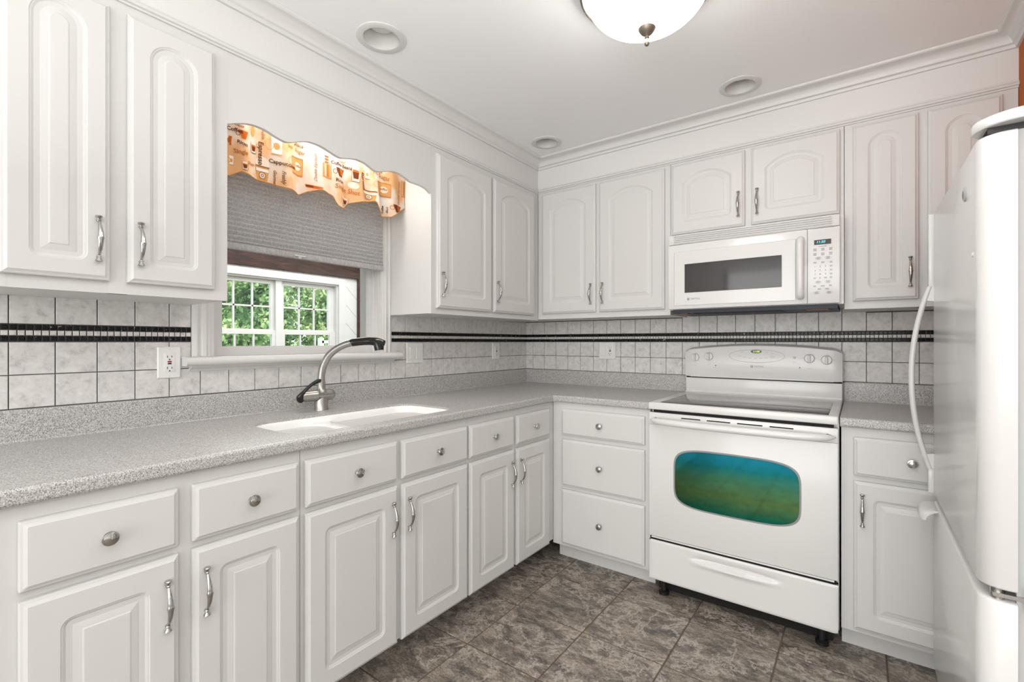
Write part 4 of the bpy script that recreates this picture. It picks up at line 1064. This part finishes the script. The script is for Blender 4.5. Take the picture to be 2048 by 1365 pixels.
# black gap, door
obj('gap_strip', MB().box((RX0+0.020, RY+0.006, 0.866), (RX1-0.015, RY+0.03, 0.886)), 'gap', rg)
dr = obj('oven_door', MB().rbox((RX0, RY, 0.2835), (RX1, RY+0.034, 0.8155), 0.004, 2), 'appl', rg)
obj('vent_panel', MB().rbox((RX0, RY-0.001, 0.815), (RX1, RY+0.034, 0.8725), 0.004, 2), 'appl', dr)
for a, c in ((1.333, 1.418), (1.445, 1.543), (1.570, 1.668), (1.694, 1.780)): obj('vent_slot', MB().rbox((a, RY-0.0018, 0.8535), (c, RY+0.002, 0.8585), 0.0008), 'gap', dr)
hpts = []; hr = []
for k in range(41):
    s_ = -1+2*k/40; e = max(0, 1-abs(s_)**14); hpts.append(((RX0+RX1)/2+s_*0.362, RY-0.006-0.042*(1-abs(s_)**7), 0.838-0.004*(1-s_*s_))); hr.append(0.0045+0.0120*(1-abs(s_)**10)**0.5)
obj('handle', MB().tube(hpts, hr, n=16, up=(0, 0, 1), flat=0.95), 'appl', dr)
hc = MB()
for s_ in (-1, 1):
    cx = (RX0+RX1)/2+s_*0.352; hc.lathe([(0.001, 0)], 'y', (cx, RY, 0.838), 8) if False else hc.add([(cx+s_*0.017, RY-0.0022, 0.838), (cx-s_*0.012, RY-0.0022, 0.851), (cx-s_*0.03, RY-0.0022, 0.838), (cx-s_*0.012, RY-0.0022, 0.825), (cx+s_*0.017, RY-0.001, 0.838), (cx-s_*0.012, RY-0.001, 0.851), (cx-s_*0.03, RY-0.001, 0.838), (cx-s_*0.012, RY-0.001, 0.825)], [(0, 1, 2, 3), (0, 4, 5, 1), (1, 5, 6, 2), (2, 6, 7, 3), (3, 7, 4, 0)])
obj('handle_recess', hc, 'grey', dr)
# pillow-shaped window
def pillow(cx, cz, a, c, y, n=64, p=5.0, sag=0.010):
    out_ = []
    for k in range(n):
        t = 2*PI*k/n; ct, st = math.cos(t), math.sin(t)
        x = math.copysign(abs(ct)**(2/p), ct)*a; z = math.copysign(abs(st)**(2/p), st)*c
        z += sag*math.copysign(1-(x/a)**2, st)*(1 if abs(st) > 0.05 else 0)*0.6
        out_.append((cx+x, y, cz+z))
    return out_
WC = (1.5525, 0.582)
obj('window_rim', MB().loops([pillow(*WC, 0.257, 0.135, RY+0.001), pillow(*WC, 0.253, 0.131, RY-0.0012), pillow(*WC, 0.249, 0.127, RY-0.0012)], smooth=True), 'grey', dr)
obj('oven_window', MB().loops([pillow(*WC, 0.2485, 0.1265, RY-0.0006), pillow(*WC, 0.2475, 0.1255, RY-0.0020)]), 'ovenglass', dr)
# storage drawer with scooped grip
obj('gap_strip', MB().box((RX0+0.004, RY+0.007, 0.2655), (RX1-0.006, RY+0.03, 0.285)), 'gap', rg)
obj('drawer_ledge', MB().rbox((RX0+0.012, RY-0.002, 0.2765), (RX1-0.012, RY+0.01, 0.2825), 0.002), 'appl', rg)
nx, nz = 60, 30; vs = []; fs = []
def dy(x, z):
    u = (x-1.5525)/0.19; v = (z-0.218)/0.022
    d = 0.0
    if abs(u) < 1:
        kk = (1-u*u)
        d += 0.014*kk*math.exp(-((z-(0.226))/0.010)**2)      # recess
        d -= 0.010*kk*math.exp(-((z-(0.206))/0.012)**2)      # lip
    return RY+d
for i in range(nx+1):
    for j in range(nz+1):
        x = RX0+(RX1-RX0)*i/nx; z = 0.078+(0.266-0.078)*j/nz; e = 0.004 if (i in (0, nx) or j in (0, nz)) else 0
        vs.append((x, dy(x, z)+e, z))
for i in range(nx):
    for j in range(nz): a = i*(nz+1)+j; fs.append((a, a+nz+1, a+nz+2, a+1))
dd = MB().add(vs, fs, True); dd.box((RX0+0.0005, RY+0.018, 0.0785), (RX1-0.0005, RY+0.034, 0.2655)); dd.box((RX0+0.0005, RY+0.004, 0.0785), (RX0+0.004, RY+0.034, 0.2655)); dd.box((RX1-0.004, RY+0.004, 0.0785), (RX1-0.0005, RY+0.034, 0.2655)); dd.box((RX0+0.002, RY+0.004, 0.0785), (RX1-0.002, RY+0.034, 0.082)); dd.box((RX0+0.002, RY+0.004, 0.262), (RX1-0.002, RY+0.034, 0.2655))
obj('storage_drawer', dd, 'appl', rg, fix=False)
obj('shade_panel', MB().box((RX0+0.02, -0.575, 0.004), (RX1-0.02, -0.56, 0.08)), 'gap', rg)  # dark sheet standing in for the shadow under the range
for x in (RX0+0.055, RX1-0.055):
    for y in (-0.61, -0.10): obj('foot', MB().lathe([(0.024, 0.0), (0.024, 0.012), (0.012, 0.018), (0.012, 0.08)], 'z', (x, y, 0), 16), 'black', rg)

# ------------------------------------------------------------ refrigerator (faces -x)
fr_ = thing('refrigerator', 'white refrigerator with curved handle at the right edge of the room', 'refrigerator', (2.6, -1.07, 0))
FYF, FYN = -0.700, -1.462   # far and near side
FXF = 2.200
obj('cabinet_body', MB().rbox((2.278, FYN, 0.02), (2.96, FYF, 1.658), 0.006), 'applm', fr_)
obj('gasket', MB().box((2.258, FYN+0.012, 0.11), (2.279, FYF-0.01, 1.648)), 'lgrey', fr_)
def door_sec(z0, z1):
    pts = []; r = 0.040
    pts.append((2.258, FYF))
    for k in range(5): t = k/4*PI/2; pts.append((FXF+0.012*(1-math.sin(t)), FYF-0.012*(1-math.cos(t))))
    for k in range(9): t = k/8*PI/2; pts.append((FXF+r*(1-math.cos(t)), FYN+r*(1-math.sin(t))))
    pts.append((2.258, FYN))
    def inset(e): 
        cx, cy = 2.23, (FYF+FYN)/2
        return [(x+e if x < 2.25 else x, y+(e if y < cy else -e)) for x, y in pts]
    L_ = []
    for e, z in ((0.006, z0), (0.002, z0+0.002), (0, z0+0.006), (0, z1-0.006), (0.002, z1-0.002), (0.006, z1)): L_.append([(x, y, z) for x, y in inset(e)])
    return MB().loops(L_, smooth=True)
ud = obj('freezer_door', door_sec(0.688, 1.648), 'appl', fr_); ud.name = 'upper_door'
ld = obj('lower_door', door_sec(0.100, 0.664), 'appl', fr_)
obj('kick_grille', MB().box((2.27, FYN+0.01, 0.01), (2.30, FYF-0.01, 0.095)), 'lgrey', fr_)
# edge trim and bow handle at the far (opening) edge
obj('edge_trim', MB().rbox((2.186, FYF-0.014, 1.396), (2.204, FYF-0.002, 1.645), 0.003), 'appl', ud)
obj('edge_trim', MB().rbox((2.186, FYF-0.014, 0.690), (2.204, FYF-0.002, 0.776), 0.003), 'appl', ud)
hp = []; hr = []
for k in range(29):
    s_ = -1+2*k/28; hp.append((2.190-0.048*(1-abs(s_)**2.1), FYF-0.010, 1.085+s_*0.312)); hr.append(0.0115-0.002*abs(s_)**3)
hd = MB().tube(hp, hr, n=14, up=(1, 0, 0), flat=0.75)
for z0, z1, s_ in ((1.345, 1.397, 1), (0.773, 0.825, -1)):
    za, zb = (z0, z1) if s_ > 0 else (z1, z0)
    hd.add([(2.203, FYF-0.004, za), (2.203, FYF-0.016, za), (2.168, FYF-0.004, za+s_*0.006), (2.168, FYF-0.016, za+s_*0.006), (2.203, FYF-0.004, zb), (2.203, FYF-0.016, zb), (2.186, FYF-0.004, zb), (2.186, FYF-0.016, zb)], [(0, 1, 3, 2), (4, 6, 7, 5), (0, 2, 6, 4), (1, 5, 7, 3), (2, 3, 7, 6)])
obj('handle', hd, 'appl', ud)
# badge disc, screw cap
bd = obj('badge', MB().lathe([(0.0165, 0.001), (0.0165, -0.003), (0.013, -0.0045), (0.0005, -0.0045)], 'x', (FXF, -1.308, 1.560), 28), 'lgrey', ud)
obj('badge_emblem', MB().lathe([(0.011, -0.0046), (0.0095, -0.0055), (0.0005, -0.0055)], 'x', (FXF, -1.308, 1.560), 6), 'grey', bd)
obj('bump', MB().lathe([(0.006, 0.001), (0.005, -0.002), (0.0005, -0.003)], 'x', (FXF, -1.398, 1.402), 14), 'applm', ud)
# grip tab on the lower door
sec = []
for k in range(9):
    t = k/8; sec.append((2.202-0.046*math.sin(t*PI/2), 0.664-0.004-0.020*(1-math.cos(t*PI/2))))
tab = MB(); ya, yb = FYF-0.006, FYF-0.125
def tabsec(y, f): return [(2.202+(x-2.202)*f, y, z) for x, z in sec]+[(2.202+(x-2.202)*f, y, z-0.005-0.010*(i/8)) for i, (x, z) in reversed(list(enumerate(sec)))]
tab.loops([tabsec(ya, 0.9), tabsec(ya-0.006, 1.0), tabsec(yb+0.02, 1.0), tabsec(yb+0.006, 0.9), tabsec(yb, 0.7)], smooth=True)
obj('grip_tab', tab, 'appl', ld)
# hinges
hg = MB(); cov = [(2.40, -1.20), (2.230, -1.345)]
for k in range(9): t = k/8*PI/2; cov.append((2.194+0.075*(1-math.cos(t)), -1.410-0.072*math.sin(t)))
cov += [(2.36, -1.485), (2.40, -1.485)]
def covin(e): return [(x+(e if x < 2.3 else 0), y+(e if y < -1.44 else 0)) for x, y in cov]
hg.loops([[(x, y, z) for x, y in covin(e)] for e, z in ((0.0015, 1.662), (0, 1.664), (0, 1.680), (0.002, 1.684), (0.006, 1.686))], smooth=True)
obj('hinge_gap', MB().box((2.216, FYN+0.014, 1.648), (2.30, -1.36, 1.6625)), 'gap', fr_)
tp = obj('hinge_cover', hg, 'appl', fr_)
obj('hinge_bracket', MB().box((2.215, FYN+0.012, 1.6485), (2.34, FYN+0.0135, 1.6615)), 'black', fr_)
obj('middle_hinge', MB().box((2.222, FYN+0.006, 0.672), (2.32, FYN+0.030, 0.680)).lathe([(0.012, -0.012), (0.012, 0.012)], 'z', (2.232, FYN+0.024, 0.676), 16).box((2.27, FYN-0.004, 0.655), (2.32, FYN+0.0, 0.705)), 'nickel', fr_)
for x in (2.36, 2.88):
    for y in (FYN+0.05, FYF-0.05): obj('foot', MB().lathe([(0.02, 0.0), (0.02, 0.022)], 'z', (x, y, 0), 12), 'black', fr_)

# ------------------------------------------------------------ ceiling lights
LX_, LY_ = 1.446, -1.390
lm = thing('ceiling_lamp', 'flush ceiling lamp with glowing frosted glass bowl and metal finial', 'ceiling lamp', (LX_, LY_, CEIL))
obj('metal_rim', MB().lathe([(0.150, 2.371), (0.196, 2.368), (0.212, 2.352), (0.214, 2.335), (0.206, 2.328), (0.198, 2.332), (0.190, 2.350)], 'z', (LX_, LY_, 0), 48, caps=False), 'bronze', lm)
pr = []
for k in range(13): t = k/12*PI/2; pr.append((max(0.002, 0.196*math.cos(t)), 2.345-0.133*math.sin(t)))
obj('glass_bowl', MB().lathe(pr, 'z', (LX_, LY_, 0), 48), 'dome', lm)
obj('finial', MB().lathe([(0.026, 2.214), (0.0275, 2.208), (0.024, 2.202), (0.018, 2.194), (0.009, 2.188), (0.006, 2.184), (0.008, 2.180), (0.005, 2.176), (0.0065, 2.170), (0.0082, 2.163), (0.006, 2.156), (0.0005, 2.152)], 'z', (LX_, LY_, 0), 24), 'bronze', lm)
LBL = ['recessed round ceiling light nearest the camera, above the sink', 'recessed round ceiling light in the far corner where the crown mouldings meet', 'recessed round ceiling light above the microwave and range']
for (cx, cy, r_), lab_ in zip(CANS, LBL):
    t_ = thing('recessed_light', lab_, 'ceiling light', (cx, cy, CEIL), group='recessed ceiling lights')
    obj('trim_ring', MB().lathe([(r_, CEIL+0.0005), (r_, CEIL-0.003), (r_-0.006, CEIL-0.006), (r_*0.72, CEIL-0.005), (r_*0.69, CEIL)], 'z', (cx, cy, 0), 40, caps=False), 'trimpaint', t_)
    mbx = MB(); K = 36; vs = []; fs = []
    for rr_, z in ((r_*0.70, CEIL-0.004), (r_*0.66, CEIL+0.015), (r_*0.52, CEIL+0.055), (r_*0.50, CEIL+0.060)):
        vs += [(cx+rr_*math.cos(2*PI*k/K), cy+rr_*math.sin(2*PI*k/K), z) for k in range(K)]
    for i in range(3):
        for k in range(K): fs.append((i*K+k, i*K+(k+1) % K, (i+1)*K+(k+1) % K, (i+1)*K+k))
    mbx.add(vs, fs, True); obj('baffle', mbx, 'trimpaint', t_, fix=False)
    obj('lamp_lens', MB().lathe([(r_*0.52, 0.052), (r_*0.49, 0.046), (r_*0.3, 0.041), (0.001, 0.039)], 'z', (cx, cy, CEIL), 32), 'fan', t_)

# ------------------------------------------------------------ sunroom behind the kitchen window
SXF = -4.0
def clip(poly, ax, lim, keep_less):
    out_ = []
    for i in range(len(poly)):
        a, c = poly[i-1], poly[i]; ia = (a[ax] < lim) == keep_less; ic = (c[ax] < lim) == keep_less
        if ia != ic: t = (lim-a[ax])/(c[ax]-a[ax]); out_.append(tuple(a[q]+(c[q]-a[q])*t for q in (0, 1)))
        if ic: out_.append(c)
    return out_
# far wall with opening for the twin window
OY0, OY1, OZ0, OZ1 = -0.62, 1.05, 0.62, 2.02
b_ = MB().box((SXF-0.15, -3.0, -0.1), (SXF-0.02, OY0, 2.9)).box((SXF-0.15, OY1, -0.1), (SXF-0.02, 1.5, 2.9)).box((SXF-0.15, OY0, -0.1), (SXF-0.02, OY1, OZ0)).box((SXF-0.15, OY0, OZ1), (SXF-0.02, OY1, 2.9))
wsf = struct('wall_sunroom', b_, 'wallw')
def boards(y0, y1, z0, z1):
    pw = 0.265; k0 = int((y0+z0)/pw)-1
    for k in range(k0, int((y1+z1)/pw)+2):
        s0, s1 = k*pw+0.003, (k+1)*pw-0.003      # y+z between s0 and s1
        poly = [(-5, s0+5), (-5, s1+5), (8, s1-8), (8, s0-8)]
        poly = [(-5.0, s0+5.0), (8.0, s0-8.0), (8.0, s1-8.0), (-5.0, s1+5.0)]
        for ax, lim, kl in ((0, y0, False), (0, y1, True), (1, z0, False), (1, z1, True)):
            poly = clip(poly, ax, lim, kl)
            if len(poly) < 3: break
        if len(poly) >= 3: obj('board', MB().prism(poly, 'x', SXF-0.022, SXF), 'wallw', wsf)
boards(1.13, 1.372, 0.0, 2.128); boards(-1.2, 1.13, 2.11, 2.128+0.02)
struct('wall_sunroom_side', MB().box((SXF, 1.385, -0.1), (-0.15, 1.5, 2.9)).box((SXF, -3.0, -0.1), (-0.15, -2.9, 2.9)).box((-0.16, 0.15, -0.1), (-0.05, 1.5, 2.9)), 'wallw')
struct('floor_sunroom', MB().box((SXF, -3.0, -0.15), (-0.15, 1.5, -0.1)), 'fgrout')
struct('ceiling_sunroom', MB().box((SXF-0.15, -3.0, 2.9), (-0.15, 1.5, 3.0)), 'wallw')
tag(obj('timber_beam', MB().box((SXF-0.0, -2.9, 2.13), (SXF+0.05, 1.375, 2.42)), 'beam'), 'dark stained timber beam across the top of the sunroom window wall', 'beam')
tag(obj('timber_post', MB().box((SXF-0.0, 1.352, -0.1), (SXF+0.05, 1.384, 2.13)), 'beam'), 'thin dark timber strip in the right corner of the sunroom', 'post')
# twin window
w2 = MB().box((SXF-0.02, OY0-0.1, OZ0-0.08), (SXF+0.02, OY0, OZ1+0.09)).box((SXF-0.02, OY1, OZ0-0.08), (SXF+0.02, OY1+0.11, OZ1+0.09)).box((SXF-0.02, OY0, OZ1), (SXF+0.02, OY1, OZ1+0.09)).box((SXF-0.02, OY0, OZ0-0.08), (SXF+0.03, OY1, OZ0))
w2.box((SXF-0.14, 0.188, OZ0), (SXF-0.05, 0.265, OZ1))
window_2 = struct('window_2', w2, 'trimpaint')
obj('jamb_liner', MB().box((SXF-0.15, OY1-0.015, OZ0), (SXF-0.02, OY1, OZ1)).box((SXF-0.15, OY0, OZ1-0.02), (SXF-0.02, OY1-0.015, OZ1)).box((SXF-0.15, OY0, OZ0), (SXF-0.02, OY0+0.015, OZ1-0.02)).box((SXF-0.15, OY0+0.015, OZ0), (SXF-0.02, OY1-0.015, OZ0+0.02)), 'trimpaint', window_2)
for a, c in ((-0.514, 0.141), (0.312, 0.949)):
    gy0, gy1 = a, c
    for z0, z1, nm, xx in ((1.325, OZ1-0.022, 'upper_sash', SXF-0.11), (OZ0+0.02, 1.355, 'lower_sash', SXF-0.075)):
        f_ = MB().box((xx-0.017, a-0.048, z0), (xx+0.017, gy0, z1)).box((xx-0.017, gy1, z0), (xx+0.017, c+(0.048 if a < 0 else 0.088), z1)).box((xx-0.02, gy0, z0), (xx+0.02, gy1, z0+0.045)).box((xx-0.02, gy0, z1-0.05), (xx+0.02, gy1, z1))
        s_ = obj(nm, f_, 'trimpaint', window_2)
        mt = MB(); 
        for q in (1, 2): yy = gy0+(gy1-gy0)*q/3; mt.box((xx-0.012, yy-0.010, z0+0.045), (xx+0.012, yy+0.010, z1-0.05))
        zz = (z0+0.045+z1-0.05)/2; mt.box((xx-0.012, gy0, zz-0.010), (xx+0.012, gy1, zz+0.010)); obj('muntins', mt, 'trimpaint', s_)
        for q in range(3):
            for p_ in range(2):
                y0_, y1_ = gy0+(gy1-gy0)*q/3+0.010, gy0+(gy1-gy0)*(q+1)/3-0.010
                za = (z0+0.045, zz+0.010)[p_]; zb = (zz-0.010, z1-0.05)[p_]
                obj('pane', MB().box((xx-0.002, y0_, za), (xx+0.002, y1_, zb)), 'glass', s_)

# ------------------------------------------------------------ garden seen through the windows
m, nt, b = nodes('lawn_green'); 
tc = nt.nodes.new('ShaderNodeTexCoord'); n_ = N(nt, 'ShaderNodeTexNoise', Scale=3.0, Detail=6.0); nt.links.new(tc.outputs['Object'], n_.inputs['Vector'])
r = ramp(nt, [(0.35, (0.05, 0.14, 0.03)), (0.65, (0.22, 0.36, 0.09))]); nt.links.new(n_.outputs['Fac'], r.inputs[0]); nt.links.new(r.outputs[0], b.inputs['Base Color']); b.inputs['Roughness'].default_value = 0.9
M['lawn'] = m
struct('ground', MB().box((-40, -20, -0.7), (-4.3, 30, -0.6)), 'lawn')
TREES = [(-9.0, 2.1, 0.95, 'near leafy tree at the left edge of the sunroom window view'), (-9.2, 4.25, 0.95, 'near leafy tree in the middle of the sunroom window view'), (-9.0, 6.4, 0.95, 'near leafy tree at the right edge of the sunroom window view'), (-12.2, 3.3, 1.3, 'leafy tree in the second row, left in the window view'), (-12.2, 6.2, 1.3, 'leafy tree in the second row, right in the window view'), (-15.8, 5.2, 1.6, 'leafy tree in the back row, left in the window view'), (-15.8, 8.7, 1.6, 'leafy tree in the back row, right in the window view')]
for tx, ty, cr, lab_ in TREES:
    t_ = thing('leafy_tree', lab_, 'tree', (tx, ty, -0.6), group='trees outside the window')
    tr_ = MB().tube(catmull([(tx, ty, -0.62), (tx+0.05, ty, 0.6), (tx-0.05, ty+0.1, 2.0), (tx+0.1, ty, 4.2)], 3), [0.13, 0.12, 0.115, 0.11, 0.10, 0.095, 0.09, 0.07, 0.05, 0.03], n=8)
    for k in range(7):
        a = random.uniform(0, 6.28); z = random.uniform(0.8, 3.0); L_ = cr*random.uniform(0.5, 0.85)
        tr_.tube([(tx, ty, z), (tx+0.5*L_*math.cos(a), ty+0.5*L_*math.sin(a), z+0.35), (tx+L_*math.cos(a), ty+L_*math.sin(a), z+0.9)], [0.04, 0.028, 0.012], n=6)
    obj('trunk', tr_, 'bark', t_)
    vs = []; fs = []; 
    clumps = []
    while len(clumps) < 60:
        x, y, z = [random.uniform(-1, 1) for _ in range(3)]
        if x*x+y*y+z*z < 1: clumps.append((tx+x*cr*0.75, ty+y*cr*0.75, 2.1+z*2.8))
    for cx, cy, cz in clumps:
        cr2 = random.uniform(0.3, 0.45)
        for q in range(95):
            d = Vector((random.gauss(0, 1), random.gauss(0, 1), random.gauss(0, 1))).normalized()*cr2*random.uniform(0.5, 1)
            c0 = Vector((cx, cy, cz))+d; s_ = random.uniform(0.045, 0.09)
            u = Vector((random.gauss(0, 1), random.gauss(0, 1), random.gauss(0, 1))).normalized(); v = u.orthogonal().normalized()
            o_ = len(vs); vs += [c0+u*s_, c0+v*s_*0.55, c0-u*s_, c0-v*s_*0.55]; fs.append((o_, o_+1, o_+2, o_+3))
    obj('foliage', MB().add(vs, fs), 'leaf', t_, fix=False)
vs = []; fs = []
for q in range(16000):
    c0 = Vector((-19+random.uniform(-0.8, 0.8), random.uniform(2, 15), random.uniform(-0.5, 6.5)+0.8*random.random())); s_ = random.uniform(0.09, 0.16)
    u = Vector((random.gauss(0, 1), random.gauss(0, 1), random.gauss(0, 1))).normalized(); v = u.orthogonal().normalized()
    o_ = len(vs); vs += [c0+u*s_, c0+v*s_*0.55, c0-u*s_, c0-v*s_*0.55]; fs.append((o_, o_+1, o_+2, o_+3))
hdg = tag(obj('tree_line', MB().add(vs, fs), 'leaf', fix=False), 'dense green wall of leaves far behind the garden trees', 'trees'); hdg['kind'] = 'stuff'
dk = thing('deck_railing', 'pale slatted deck railing seen through the lower right panes', 'railing', (-8.0, 4.2, -0.6))
f_ = MB().box((-8.03, 3.2, 1.18), (-7.95, 5.0, 1.24)).box((-8.02, 3.2, 0.40), (-7.96, 5.0, 0.45)); 
obj('rails', f_, 'rail', dk)
for k in range(13): obj('baluster', MB().box((-8.01, 3.22+k*0.145, 0.45), (-7.97, 3.26+k*0.145, 1.18)), 'rail', dk)
for y in (3.2, 4.1, 5.0): obj('post', MB().box((-8.05, y-0.05, -0.6), (-7.95, y+0.05, 1.30)), 'rail', dk)
